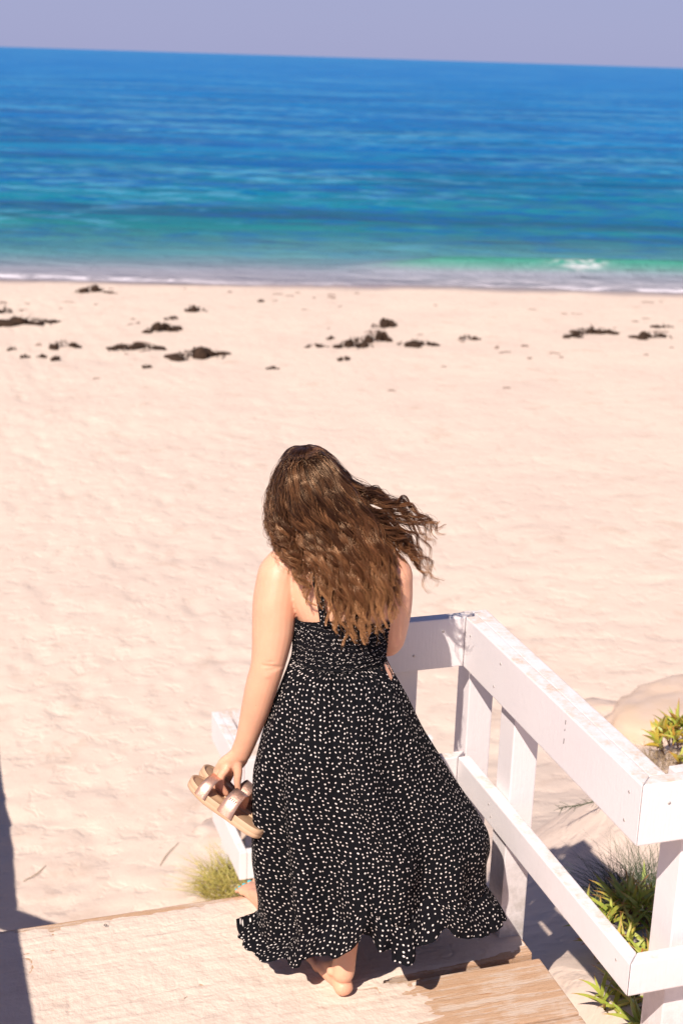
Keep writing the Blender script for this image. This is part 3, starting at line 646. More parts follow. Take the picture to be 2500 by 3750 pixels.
# torso: rings (depth radius, width radius) swept upwards
add([(-.04, .0, .78), (-.045, .0, .86), (-.06, .0, .955), (-.056, .0, 1.03), (-.053, .0, 1.08), (-.06, .005, 1.15), (-.072, .01, 1.215), (-.078, .02, 1.262), (-.09, .03, 1.292)],
    [(.115, .160), (.11, .150), (.098, .122), (.102, .121), (.106, .126), (.105, .150), (.095, .158), (.068, .120), (.045, .07)], 32, 30, caplen=0.25)
add([(-.085, .02, 1.24), (-.115, .035, 1.32), (-.14, .045, 1.39)], [.058, .054, .055], 18, 8)          # neck
# head, bowed forward
def ell(c, r_, tilt=0.0, n=20):
    bm = bmesh.new(); bmesh.ops.create_icosphere(bm, subdivisions=3, radius=1)
    M = Matrix.Rotation(tilt, 3, 'X')
    V = [tuple(M @ Vector((v.co.x*r_[0], v.co.y*r_[1], v.co.z*r_[2]))+Vector(c)) for v in bm.verts]; F = [[v.index for v in f.verts] for f in bm.faces]; bm.free(); parts.append((V, F))
ell((-.152, .055, 1.445), (.072, .090, .085), R(-25)); ell((-.155, .105, 1.395), (.056, .062, .085), R(-25))
add([(-.157, .172, 1.40), (-.158, .186, 1.378), (-.158, .176, 1.362)], [.010, .013, .009], 10)           # nose
ell((-.158, .158, 1.340), (.026, .014, .012)); ell((-.158, .150, 1.312), (.024, .020, .018))             # mouth, chin
ell((-.228, .055, 1.405), (.010, .018, .030)); ell((-.080, .055, 1.405), (.010, .018, .030))             # ears
# shoulders and arms
add([(-.15, .012, 1.232), (-.20, .005, 1.222), (-.228, .0, 1.195)], [.052, .058, .058], 18, 8)
add([(.01, .012, 1.235), (.05, .01, 1.225), (.078, .01, 1.20)], [.050, .055, .054], 18, 8)
add([(-.228, .0, 1.19), (-.238, -.012, 1.12), (-.240, -.02, 1.04), (-.246, -.026, .975), (-.254, -.028, .925), (-.266, -.022, .875), (-.284, -.008, .79), (-.306, .008, .70), (-.324, .018, .645)],
    [(.062, .060), (.064, .060), (.059, .058), (.052, .051), (.046, .046), (.044, .045), (.038, .040), (.029, .031), (.025, .029)], 22, 34)
ell((-.252, -.060, .925), (.020, .016, .018))                                                           # elbow point
add([(.078, .01, 1.195), (.084, .015, 1.12), (.082, .03, 1.05), (.074, .055, .985), (.055, .11, .965), (.03, .18, .955), (.01, .25, .955)],
    [(.058, .056), (.056, .052), (.052, .048), (.045, .044), (.040, .040), (.033, .034), (.026, .028)], 20, 26)
# right hand resting on the far rail
add([(.01, .25, .955), (-.005, .30, .955), (-.02, .345, .948)], [(.016, .030), (.016, .040), (.013, .038)], 16, 8, ref=(0, 0, 1))
for k, dx in enumerate((-.030, -.010, .010, .029)):
    add([(-.02+dx, .335, .95), (-.024+dx*1.1, .375, .950), (-.028+dx*1.1, .395-.004*k, .935)], [.0085, .0078, .0065], 10, 8)
add([(-.03, .285, .953), (-.062, .315, .951), (-.072, .345, .942)], [.011, .0095, .0075], 10, 8)
# left hand: palm then curled fingers, thumb on the inner side
add([(-.324, .018, .645), (-.338, .022, .622), (-.356, .026, .602), (-.368, .028, .588)], [(.020, .030), (.022, .036), (.021, .038), (.016, .034)], 18, 12, ref=(.55, -.8, .3))
FING = [  # root, knuckle, middle, tip
    [(-.362, .000, .604), (-.377, -.006, .582), (-.376, -.010, .556), (-.362, -.008, .532)],
    [(-.370, .020, .600), (-.388, .014, .578), (-.388, .008, .548), (-.372, .004, .522)],
    [(-.374, .040, .598), (-.391, .036, .577), (-.390, .030, .549), (-.374, .024, .525)],
    [(-.372, .058, .598), (-.387, .056, .579), (-.385, .050, .556), (-.372, .044, .538)]]
for k, f in enumerate(FING): add(f, [.0120, .0118, .0104, .0086] if k < 3 else [.0088, .0085, .0075, .0062], 12, 14)
add([(-.334, .012, .622), (-.330, .004, .595), (-.331, -.002, .566), (-.328, -.004, .540)], [.0145, .0130, .0108, .0085], 12, 14)
# hips and legs
add([(-.10, .0, .80), (-.13, .05, .62), (-.155, .10, .46), (-.18, .13, .30), (-.215, .175, .12), (-.232, .195, .055)],
    [(.085, .085), (.076, .074), (.056, .054), (.054, .051), (.036, .034), (.034, .032)], 20, 26)
add([(.02, -.01, .80), (.02, -.04, .62), (.012, -.055, .47), (-.002, -.10, .33), (-.014, -.145, .16), (-.020, -.165, .075)],
    [(.085, .085), (.076, .074), (.056, .054), (.056, .052), (.036, .034), (.034, .032)], 20, 26)
NAILS = []
def foot(heel, ball, w, side, lift=0.0):
    """heel and ball points on the ground; toes run on from the ball; side=+1 big toe towards local right of heading"""
    h = Vector(heel); b_ = Vector(ball); d = (b_-h); L = d.length; d.normalize(); s = Vector((d.y, -d.x, 0))*side
    add([tuple(h+d*.018+Vector((0, 0, .026))), tuple(h+d*.05+Vector((0, 0, .036))), tuple(h+d*(L*.62)+s*.004+Vector((0, 0, .030))), tuple(b_+Vector((0, 0, .018)))],
        [(.025, .027), (.034, .029), (.026, .036), (.017, .043)], 18, 16, ref=(0, 0, 1), caplen=0.8)
    add([tuple(h+d*.035+Vector((0, 0, .085))), tuple(h+d*.06+Vector((0, 0, .055))), tuple(h+d*(L*.75)+Vector((0, 0, .026)))], [(.032, .030), (.034, .031), (.018, .034)], 16, 10, ref=(0, 1, 0))
    ell(tuple(h+d*.045+s*.030+Vector((0, 0, .070))), (.012, .014, .014)); ell(tuple(h+d*.040-s*.030+Vector((0, 0, .062))), (.011, .013, .013))
    for k, (off, ln, rr_) in enumerate(((.030, .042, .0150), (.007, .040, .0098), (-.011, .033, .0088), (-.025, .026, .0080), (-.037, .017, .0074))):
        a = b_+s*off-d*.012; e = b_+s*(off*1.15)+d*ln
        add([tuple(a+Vector((0, 0, .017))), tuple((a+e)/2+Vector((0, 0, .0175))), tuple(e+Vector((0, 0, rr_*.95)))], [rr_*1.05, rr_*.9, rr_], 12, 9)
        NAILS.append((e+Vector((0, 0, rr_*1.75))-d*rr_*0.05, d, s, rr_))
foot((-.010, -.193, .003), (-.068, -.050, .003), 0, -1 if False else -1)
foot((-.222, .128, .003), (-.308, .318, .003), 0, 1)
V, F = merge(parts)
o = mesh_np('body_raw', lean(V), F, [SKIN])
def remesh(o, vox, it, name, mats, parent):
    md = o.modifiers.new('r', 'REMESH'); md.mode = 'VOXEL'; md.voxel_size = vox; md.use_smooth_shade = True
    ms = o.modifiers.new('s', 'SMOOTH'); ms.factor = 0.5; ms.iterations = it
    me = bpy.data.meshes.new_from_object(o.evaluated_get(bpy.context.evaluated_depsgraph_get())); me.name = name
    bpy.data.objects.remove(o)
    me.materials.clear()
    for m2 in mats: me.materials.append(m2)
    for p in me.polygons: p.use_smooth = True
    n = bpy.data.objects.new(name, me); col.objects.link(n); n.parent = parent; return n
bpy.context.view_layer.update()
body = remesh(o, 0.0034, 5, 'body', [SKIN], woman)
bv = np.empty(len(body.data.vertices)*3, np.float32); body.data.vertices.foreach_get('co', bv); bv = bv.reshape(-1, 3).astype(float)
for A_, B_, dp in (((-.262, .938), (-.222, .934), .0045), ((-.250, .926), (-.214, .929), .0035), ((-.256, .948), (-.232, .949), .002)):
    A_, B_ = np.array(A_), np.array(B_); q = bv[:, [0, 2]]; tq = np.clip(((q-A_)@(B_-A_))/((B_-A_)@(B_-A_)), 0, 1)
    dd = np.linalg.norm(q-(A_+tq[:, None]*(B_-A_)), axis=1); ms_ = (bv[:, 1] < 0.0+0.095*0.3)&(bv[:, 0] < -.19)
    bv[:, 1] += np.where(ms_, dp*np.exp(-(dd/0.0042)**2)*np.sin(np.pi*(0.15+0.7*tq)), 0)
body.data.vertices.foreach_set('co', bv.astype(np.float32).ravel()); body.data.update()
NP = m_simple('turquoise_nail_polish', (0.12, 0.52, 0.55), 0.2, c2=(0.11, 0.48, 0.52))
for c, d, s, r_ in NAILS:
    bm = bmesh.new(); bmesh.ops.create_icosphere(bm, subdivisions=2, radius=1)
    M = Matrix((s, d, s.cross(d))).transposed()
    if M.determinant() < 0: M = Matrix((-s, d, (-s).cross(d))).transposed()
    V = [tuple(M @ Vector((v.co.x*r_*.78, v.co.y*r_*.95, v.co.z*r_*.32))+c) for v in bm.verts]; F = [[v.index for v in f.verts] for f in bm.faces]; bm.free()
    mesh_np('toenail', V, F, [NP], body)

# ------------------------------------------------------------------ dress
HEM = [(-0.331, -0.0, 0.120), (-0.325, -0.05, 0.118), (-0.303, -0.09, 0.102), (-0.269, -0.13, 0.095), (-0.226, -0.17, 0.106), (-0.182, -0.19, 0.128), (-0.17, -0.225, 0.128), (-0.137, -0.235, 0.14), (-0.127, -0.22, 0.155), (-0.084, -0.25, 0.182), (-0.045, -0.26, 0.192), (-0.006, -0.27, 0.214), (0.019, -0.265, 0.246), (0.028, -0.25, 0.266), (0.052, -0.245, 0.237), (0.072, -0.27, 0.221), (0.103, -0.25, 0.216), (0.113, -0.285, 0.193), (0.165, -0.275, 0.195), (0.162, -0.24, 0.215), (0.198, -0.255, 0.227), (0.231, -0.22, 0.246), (0.245, -0.195, 0.252), (0.259, -0.20, 0.248), (0.292, -0.215, 0.226), (0.349, -0.175, 0.211), (0.394, -0.14, 0.197), (0.42, -0.09, 0.2)]
fr = catmull(HEM, 300)
bk = catmull([(0.42, -0.09, 0.20), (0.436, -0.03, .17), (0.40, .06, .13), (.30, .15, .12), (.18, .20, .11), (.05, .24, .12), (-.08, .23, .11), (-.16, .19, .105), (-.21, .11, .105), (-.27, .035, .112), (-.331, 0.0, .120)], 160)
hem = np.vstack([fr, bk[1:-1]]); NH = len(hem)
seg = np.linalg.norm(np.diff(np.vstack([hem, hem[:1]])[:, :2], axis=0), axis=1)
# angle of each hem sample round the skirt: monotone, left = pi, front (towards viewer) = 3pi/2
xn = (hem[:, 0]-0.060)/0.38
th = np.empty(NH); th[:300] = np.pi+np.arccos(np.clip(-np.interp(np.arange(300), np.arange(300), np.linspace(xn[0], xn[299], 300)*0+np.maximum.accumulate(xn[:300])), -1, 1))
th[:300] = np.interp(np.arange(300), [0, 299], [0, 1])*0+0.85*th[:300]+0.15*np.linspace(np.pi, 2*np.pi-0.05, 300)
th[0] = np.pi; th[300:] = np.linspace(th[299], 3*np.pi, NH-300+2)[1:-1]
NV = 150; tv = np.linspace(0, 1, NV)
Lx = np.interp(tv, [0, .086, .2, .284, .42, .568, .74, .877, .95, 1], [-.186, -.212, -.245, -.266, -.289, -.290, -.284, -.262, -.262, -.275])
Rx = np.interp(tv, [0, .136, .263, .44, .59, .67, .74, .795, .9, .97, 1], [.064, .124, .171, .256, .336, .372, .382, .373, .380, .402, .42])
k5 = np.ones(7)/7; pad = lambda a: np.convolve(np.pad(a, 3, 'edge'), k5, 'valid'); Lx, Rx = pad(Lx), pad(Rx)
Df = np.interp(tv, [0, .12, .3, .6, .85, 1], [.110, .150, .185, .215, .245, .262]); Db = np.interp(tv, [0, .3, .6, 1], [.10, .16, .21, .25])
T_, H_ = np.meshgrid(tv, th, indexing='ij')
cx = ((Lx+Rx)/2)[:, None]; hx = ((Rx-Lx)/2)[:, None]; D = np.where(np.sin(H_) < 0, Df[:, None], Db[:, None])
sx = np.cos(H_); sy = np.sin(H_)
# long folds that drift to the right with the wind, and gathers at the waist seam
fold = (0.55*np.sin(9*H_+2.2*T_+0.6)+0.45*np.sin(14*H_-1.6*T_+2.1)+0.35*np.sin(5*H_+3.0*T_+1.0)+0.5*(vnoise(H_*3.2+T_*0.8, T_*1.7, 91)-0.5)*2)
amp = np.interp(tv, [0, .05, .2, .5, .85, 1], [.001, .005, .012, .022, .029, .024])[:, None]
gath = 0.0035*np.sin(58*H_+3*np.sin(7*H_))*np.exp(-T_/0.05)+0.0022*np.sin(31*H_+2*T_)*np.exp(-T_/0.22)
damp = 1-0.75*np.abs(sx)**6
rad = (amp*fold*damp+gath)
X = cx+(hx+rad)*sx; Y = (D+rad*1.3)*sy
bz = 0.955; hz = hem[None, :, 2]; Zk = bz+(hz-bz)*T_
# ruffle: last part blends into the hem curve and gets tight waves
lf = sstep(0.55, 0.95, -sx); rt0 = 0.885+0.09*lf; rt_ = np.clip((T_-rt0)/(1-rt0), 0, 1); bl = rt_**(1.4-0.7*lf)
X = X*(1-bl)+hem[None, :, 0]*bl; Y = Y*(1-bl)+hem[None, :, 1]*bl
Xs, Ys = X.copy(), Y.copy()
wav = np.sin(25*H_+2.5*np.sin(4*H_))+0.35*np.sin(57*H_+1.0); nxn, nyn = sx, sy
X += nxn*(0.008*wav+0.004)*rt_**0.8*(1-0.5*np.abs(sx)**4); Y += nyn*(0.009*wav+0.006)*rt_**0.8
seam = np.exp(-((T_-rt0)/0.006)**2); X -= nxn*0.004*seam; Y -= nyn*0.004*seam
seam2 = np.exp(-((T_-0.43)/0.004)**2); X -= nxn*0.0015*seam2; Y -= nyn*0.0015*seam2
dU = np.hypot(np.diff(np.hstack([X, X[:, :1]]), axis=1), np.diff(np.hstack([Y, Y[:, :1]]), axis=1))
U = np.cumsum(dU, axis=1)-dU; U = U-U[:, 150:151]
Vv = np.cumsum(np.vstack([np.zeros((1, NH)), np.sqrt(np.diff(Xs, axis=0)**2+np.diff(Ys, axis=0)**2+np.diff(Zk, axis=0)**2)]), axis=0)
Vv = Vv-0.0
def close_grid(X, Y, Z, U, V):
    c = lambda a: np.hstack([a, a[:, :1]]); U2 = np.hstack([U, U[:, -1:]+(U[:, -1:]-U[:, -2:-1])])
    P = np.stack([c(X), c(Y), c(Z)], -1); return P.reshape(-1, 3), np.stack([U2, c(V)], -1).reshape(-1, 2), grid_faces(P.shape[1], P.shape[0])
kr = int(round(0.885*(NV-1)))
P, UVs, Fc = close_grid(X[:kr+1], Y[:kr+1], Zk[:kr+1], U[:kr+1], Vv[:kr+1])
skirt = mesh_np('dress', lean(P), Fc, [SKIRT], woman, uv=UVs)
UR = np.repeat(U[-18:-17], NV-kr, 0); dr = np.vstack([np.zeros((1, NH)), np.sqrt(np.diff(Xs[kr:], axis=0)**2+np.diff(Ys[kr:], axis=0)**2+np.diff(Zk[kr:], axis=0)**2)]).cumsum(0)
VR = 0.003+np.stack([np.convolve(np.pad(q, 20, 'wrap'), np.ones(41)/41, 'valid') for q in dr])
P, UVs, Fc = close_grid(X[kr:], Y[kr:], Zk[kr:], UR, VR)
mesh_np('ruffle', lean(P), Fc, [SKIRT], skirt, uv=UVs)
# smocked bodice
nb, mb = 260, 70
tb = np.linspace(0, 1, mb); hb = np.linspace(np.pi/2, np.pi/2+2*np.pi, nb, endpoint=False)
TB, HB = np.meshgrid(tb, hb, indexing='ij')
top = 1.078+0.030*np.exp(-((HB-1.5*np.pi)/0.75)**2)+0.07*np.clip(np.sin(HB), 0, 1)
ZB = 0.948+(top-0.948)*TB
wx = np.interp(ZB, [.94, .96, 1.03, 1.08, 1.13, 1.2], [.128, .126, .1275, .132, .142, .155]); wy = np.interp(ZB, [.94, 1.03, 1.08, 1.13, 1.2], [.106, .110, .114, .116, .12])
cxb = np.interp(ZB, [.94, 1.03, 1.08, 1.15], [-.061, -.056, -.053, -.06])
pk = 0.0014*np.sin(64*HB+0.9*np.sin(9*HB))*np.sin(ZB*2*np.pi/0.012*0.5)+0.0013*np.sin(ZB*2*np.pi/0.0115)+0.0012*np.sin(110*HB+4*np.sin(ZB*90))
XB = cxb+(wx+pk+.001)*np.cos(HB); YB = (wy+pk+.001)*np.sin(HB)
dU = np.hypot(np.diff(np.hstack([XB, XB[:, :1]]), axis=1), np.diff(np.hstack([YB, YB[:, :1]]), axis=1)); UB = np.cumsum(dU, axis=1)-dU
P, UVs, Fc = close_grid(XB, YB, ZB, UB, ZB-0.95)
mesh_np('bodice', lean(P), Fc, [BOD], skirt, uv=UVs)
def strap(pts, w=0.011, th_=0.0018):
    C_ = catmull(pts, 26); T = np.gradient(C_, axis=0); V, U_ = [], []; L = 0
    cen = np.array([-.07, .015, 0])
    for i, c in enumerate(C_):
        t = T[i]/np.linalg.norm(T[i]); nn = c-np.array([-.07, .015, 1.16]); nn -= t*(nn@t); nn /= np.linalg.norm(nn); s = np.cross(t, nn)
        if i: L += np.linalg.norm(C_[i]-C_[i-1])
        for a, b_ in ((-w, 0), (-w, th_), (w, th_), (w, 0)): V.append(c+s*a+nn*b_); U_.append((a, L))
    F = grid_faces(4, len(C_), True); mesh_np('strap', lean(V), F, [BOD], skirt, uv=np.array(U_))
strap([(-.100, -.117, 1.09), (-.110, -.116, 1.15), (-.124, -.108, 1.21), (-.136, -.085, 1.262), (-.138, -.03, 1.292), (-.130, .05, 1.27), (-.12, .10, 1.18), (-.115, .118, 1.13)])
strap([(-.015, -.117, 1.09), (-.012, -.116, 1.15), (-.010, -.108, 1.21), (-.008, -.085, 1.258), (-.008, -.03, 1.288), (-.012, .05, 1.265), (-.02, .10, 1.18), (-.02, .118, 1.13)])

# ------------------------------------------------------------------ hair
GUIDES = [
   [(-0.187, -0.0, 1.533), (-0.232, 0.02, 1.479), (-0.254, 0.03, 1.416), (-0.257, 0.03, 1.356), (-0.25, 0.02, 1.311), (-0.237, 0.0, 1.275), (-0.226, -0.02, 1.24)],
   [(-0.185, -0.0, 1.535), (-0.222, -0.01, 1.499), (-0.244, 0, 1.425), (-0.252, -0.01, 1.357), (-0.239, -0.02, 1.3), (-0.225, -0.05, 1.263), (-0.207, -0.07, 1.229)],
   [(-0.183, -0.0, 1.536), (-0.213, -0.03, 1.505), (-0.229, -0.04, 1.438), (-0.232, -0.05, 1.358), (-0.22, -0.06, 1.303), (-0.192, -0.08, 1.251), (-0.165, -0.1, 1.205)],
   [(-0.181, -0.0, 1.538), (-0.202, -0.05, 1.506), (-0.216, -0.07, 1.436), (-0.213, -0.075, 1.355), (-0.197, -0.085, 1.294), (-0.173, -0.1, 1.235), (-0.148, -0.115, 1.175)],
   [(-0.181, -0.0, 1.535), (-0.204, -0.06, 1.491), (-0.195, -0.09, 1.419), (-0.164, -0.095, 1.352), (-0.133, -0.115, 1.277), (-0.116, -0.13, 1.2), (-0.108, -0.135, 1.112)],
   [(-0.176, -0.0, 1.539), (-0.188, -0.07, 1.506), (-0.175, -0.1, 1.435), (-0.139, -0.105, 1.356), (-0.108, -0.13, 1.271), (-0.088, -0.14, 1.181), (-0.079, -0.14, 1.094)],
   [(-0.173, -0.0, 1.541), (-0.168, -0.07, 1.509), (-0.139, -0.11, 1.439), (-0.099, -0.115, 1.349), (-0.071, -0.135, 1.263), (-0.055, -0.145, 1.172), (-0.045, -0.145, 1.083)],
   [(-0.167, -0.0, 1.543), (-0.144, -0.06, 1.513), (-0.104, -0.1, 1.448), (-0.062, -0.115, 1.362), (-0.036, -0.135, 1.264), (-0.02, -0.145, 1.173), (-0.009, -0.145, 1.087)],
   [(-0.165, -0.0, 1.544), (-0.124, -0.04, 1.517), (-0.078, -0.08, 1.461), (-0.033, -0.105, 1.383), (-0.002, -0.125, 1.285), (0.015, -0.135, 1.194), (0.025, -0.135, 1.096)],
   [(-0.162, -0.0, 1.544), (-0.11, -0.02, 1.518), (-0.061, -0.05, 1.464), (-0.012, -0.08, 1.399), (0.024, -0.105, 1.314), (0.047, -0.12, 1.214), (0.058, -0.125, 1.12)],
   [(-0.162, 0.0, 1.543), (-0.111, -0.01, 1.511), (-0.061, -0.04, 1.453), (-0.002, -0.05, 1.378), (0.043, -0.075, 1.316), (0.067, -0.09, 1.233), (0.083, -0.09, 1.137)],
   [(-0.159, 0, 1.543), (-0.11, -0.0, 1.51), (-0.061, -0.02, 1.443), (-0.002, -0.03, 1.377), (0.057, -0.02, 1.328), (0.11, 0, 1.293), (0.148, 0.02, 1.251), (0.19, 0.02, 1.215)],
   [(-0.159, 0, 1.543), (-0.108, 0.01, 1.509), (-0.055, -0.0, 1.443), (0.009, -0.01, 1.389), (0.074, 0.0, 1.346), (0.129, 0.02, 1.281), (0.166, 0.04, 1.207), (0.179, 0.04, 1.164)],
   [(-0.158, 0, 1.544), (-0.103, 0.02, 1.509), (-0.047, 0.01, 1.452), (0.008, 0.01, 1.419), (0.067, 0.02, 1.388), (0.126, 0.03, 1.344), (0.17, 0.04, 1.287), (0.194, 0.04, 1.221)],
   [(-0.156, 0, 1.544), (-0.1, 0.03, 1.507), (-0.046, 0.02, 1.452), (0.014, 0.02, 1.422), (0.079, 0.04, 1.382), (0.133, 0.05, 1.344), (0.18, 0.06, 1.334), (0.211, 0.06, 1.336)],
   [(-0.156, 0, 1.544), (-0.1, 0.03, 1.507), (-0.046, 0.02, 1.453), (0.014, 0.03, 1.431), (0.073, 0.05, 1.402), (0.119, 0.05, 1.392), (0.169, 0.06, 1.317), (0.176, 0.06, 1.256)]]
NS = 50
G = np.array([catmull(g, NS) for g in GUIDES])
t1 = np.linspace(0, 1, NS)
strands, suv = [], []
def clump(s, cnt, lay, wamp, wl, spread, length=1.0, rng=rng, radius=0.0009):
    i = min(int(s), len(G)-2); f = s-i; base = G[i]*(1-f)+G[i+1]*f
    if length > 1: base = np.vstack([base, base[-1]+(base[-1]-base[-3])/2*np.arange(1, 1+int(NS*(length-1)))[:, None]]); length = 1.0+0.0*length
    else: base = base[:max(6, int(NS*length))]
    q = np.linspace(0, len(base)-1, NS); base = np.stack([np.interp(q, np.arange(len(base)), base[:, k]) for k in range(3)], 1)
    T = np.gradient(base, axis=0); T /= np.linalg.norm(T, axis=1)[:, None]
    out = base-np.array([-.12, .06, 0]); out[:, 2] *= 0.1; out -= T*np.sum(out*T, 1)[:, None]; out /= np.linalg.norm(out, axis=1)[:, None]
    sd_ = np.cross(T, out)
    L = np.linalg.norm(np.diff(base, axis=0), axis=1).sum(); ph = 1.9*s+rng.normal(0, 1.0); tw = 1; e = (0.14+0.86*np.clip((t1-0.20)/0.45, 0, 1)**1.1)*wamp*np.clip(t1*8, 0, 1)*(1-0.35*t1**3)
    a = ph+tw*2*np.pi*t1*L/wl*(1+0.15*t1)
    cen = base+out*(lay+0.75*e*np.sin(a))[:, None]+sd_*(e*np.cos(a))[:, None]
    cen += sd_*(rng.normal(0, 0.004)*t1)[:, None]
    r0 = rng.uniform(0, 1)
    for _ in range(cnt):
        u, v = rng.normal(0, 1, 2)*spread; g = 0.35+0.9*np.sin(np.pi*np.clip(t1*0.75+0.12, 0, 1))-0.45*t1**3
        fz = rng.normal(0, 1)*0.0036*t1**2; p2 = rng.uniform(0, 6.28)
        root = np.clip(1-t1*6, 0, 1)*0.012
        c = cen+out*(v*g*0.6+fz)[:, None]+sd_*(u*g)[:, None]+sd_*((0.0018*t1)*np.sin(t1*30+p2))[:, None]
        c += sd_*(root*rng.normal(0, 1))[:, None]+np.array([0, 1, -0.2])*(root*rng.normal(0, 2.6))[:, None]
        tl = rng.uniform(0.80, 1.03) if rng.random() < 0.5 else 1.0
        if tl < 1: q = np.linspace(0, (NS-1)*tl, NS); c = np.stack([np.interp(q, np.arange(NS), c[:, k]) for k in range(3)], 1)
        strands.append(c); suv.append((tl*length, np.clip(r0*0.8+rng.uniform(0, .2), 0, 1), radius*rng.uniform(0.7, 1.2)))
# under layer, then the visible wavy locks
for s in np.linspace(0, 12.5, 50): clump(s, 16, -0.014, 0.004, 0.12, 0.0085, 0.86, radius=0.0016)
for _ in range(30): clump(rng.uniform(0.0, 3.3), 24, rng.uniform(-0.006, 0.014), rng.uniform(.010, .016), rng.uniform(.075, .10), 0.0036, rng.uniform(0.74, 1.08), radius=0.0009)
for _ in range(96): clump(rng.uniform(3.75, 10.3), 34, rng.uniform(-0.018, 0.016), rng.uniform(.008, .014), rng.uniform(.105, .14), 0.0046, rng.uniform(0.76, 1.08), radius=0.00098)
for _ in range(42): clump(rng.uniform(10.2, 14.95), 13, rng.uniform(-0.014, 0.014), rng.uniform(.010, .018), rng.uniform(.105, .14), 0.0028, rng.uniform(0.62, 1.16), radius=0.0008)
for _ in range(240): clump(rng.uniform(0, 14.95), 1, rng.uniform(0, 0.018), rng.uniform(.006, .018), rng.uniform(.08, .16), 0.009, rng.uniform(0.7, 1.12), radius=0.0005)
for _ in range(90): clump(rng.uniform(0, 2.4), 1, rng.uniform(0.002, 0.018), rng.uniform(.008, .014), rng.uniform(.04, .06), 0.005, rng.uniform(0.6, 0.9), radius=0.0005)
for _ in range(700):
    a = rng.uniform(0, 6.283); ths = np.linspace(rng.uniform(-.25, .1), rng.uniform(.7, 1.0), NS); b0 = a+rng.normal(0, .25)
    dirs = np.stack([np.sin(ths)*np.cos(a), np.sin(ths)*np.sin(a), np.cos(ths)], 1)+np.array([-.10, 0, 0])
    if math.sin(a) > 0.75: continue
    c = np.array([-.155, .048, 1.440])+dirs*np.array([.088, .104, .100])*(1.03+0.05*rng.random()+0.02*np.sin(ths*9+b0)[:, None])
    strands.append(c); suv.append((0.35, rng.uniform(0, .6), 0.0009*rng.uniform(.7, 1.1)))
ST = np.array(strands); SV = np.array(suv)                       # (n, NS, 3)
hc = np.array([-.155, .048, 1.440]); hr = np.array([.088, .104, .100])    # keep the hair outside the skull
qd = (ST-hc)/hr; ql = np.linalg.norm(qd, axis=2)[..., None]; lay_ = 1.0+0.10*SV[:, 1][:, None, None]
rt2 = np.clip(1-t1/0.10, 0, 1)[None, :, None]
ST = np.where(ql < lay_, hc+qd/np.maximum(ql, 0.2)*lay_*hr, ST)
ST = ST*(1-rt2)+(hc+qd/np.maximum(ql, 0.2)*(1.0+0.04*SV[:, 1][:, None, None])*hr)*rt2
T = np.gradient(ST, axis=1); T /= np.linalg.norm(T, axis=2)[..., None]
ref = np.array([0.2, -1, 0.3]); N = ref-T*(T@ref)[..., None]; N /= np.linalg.norm(N, axis=2)[..., None]; B = np.cross(T, N)
rad_ = SV[:, 2][:, None]*np.interp(t1, [0, .6, 1], [1, 1, .25])[None]
ring = [N*math.cos(a)+B*math.sin(a) for a in (0, 2.094, 4.189)]
VH = np.stack([ST+q*rad_[..., None] for q in ring], 2)            # n, NS, 3, 3
nS = len(ST); VH = VH.reshape(-1, 3)
fb = grid_faces(3, NS, True); FH = (fb[None]+(np.arange(nS)*NS*3)[:, None, None]).reshape(-1, 4)
UVH = np.stack([np.repeat((t1[None]*SV[:, :1]), 3, axis=0).reshape(nS, 3, NS).transpose(0, 2, 1), np.repeat(SV[:, 1:2], NS*3, 1).reshape(nS, NS, 3)], -1).reshape(-1, 2)
# scalp cap joined with the strands
bm = bmesh.new(); bmesh.ops.create_icosphere(bm, subdivisions=4, radius=1)
M3 = Matrix.Rotation(R(-25), 3, 'X')
cv = np.array([tuple(M3 @ Vector((v.co.x*.078, v.co.y*.093, v.co.z*.086))+Vector((-.155, .052, 1.440))) for v in bm.verts])
cf = [[v.index for v in f.verts] for f in bm.faces if not (M3 @ f.calc_center_median()).dot(Vector((0, 1, -0.55))) > 0.62]
bm.free()
hair = mesh_np('hair', lean(VH), FH, [HAIR], woman, uv=UVH)
cap = mesh_np('hair_roots', lean(cv), cf, [m_simple('dark_hair_roots', (0.035, 0.017, 0.011), 0.85, bump=0.8, bs=160, spec=0.1)], hair, uv=np.repeat([[0.05, 0.2]], len(cv), 0))

# ------------------------------------------------------------------ sandals
SOLE = m_simple('tan_sandal_sole', (0.56, 0.36, 0.22), 0.6, bump=0.1, bs=80, c2=(0.52, 0.33, 0.20))
INS = m_simple('tan_insole', (0.50, 0.31, 0.18), 0.65, c2=(0.46, 0.28, 0.16))
def m_metal():
    m_, nt, p = mat('rose_gold_leather'); b = NB(nt); v = b.coord('Object'); n = b.noise(v, 500, 2); n2 = b.noise(v, 60, 3)
    b.l(b.mix(b.mr(n, 0.55, 0.7), (0.66, 0.41, 0.31), (0.95, 0.72, 0.58)), p.inputs['Base Color']); p.inputs['Metallic'].default_value = 0.85
    b.l(b.mr(n2, 0.3, 0.7, 0.42, 0.58), p.inputs['Roughness']); b.l(b.bump(n, 0.3, 0.001), p.inputs['Normal']); return m_
GOLDM = m_metal(); EMB = m_simple('embossed_mark', (0.50, 0.36, 0.30), 0.4, 0.7)
def outline(n=56):
    L = []
    for i in range(n):
        a = 2*math.pi*i/n; t = 0.5-0.5*math.cos(a) if False else None
    P = [(-.5, 0), (-.475, -.11), (-.40, -.150), (-.25, -.150), (-.05, -.140), (.12, -.160), (.28, -.185), (.40, -.165), (.475, -.095), (.5, 0.01), (.47, .10), (.38, .155), (.25, .175), (.08, .160), (-.08, .140), (-.25, .145), (-.40, .145), (-.475, .10), (-.5, 0)]
    Q = catmull(P, n+1)[:-1]; return Q
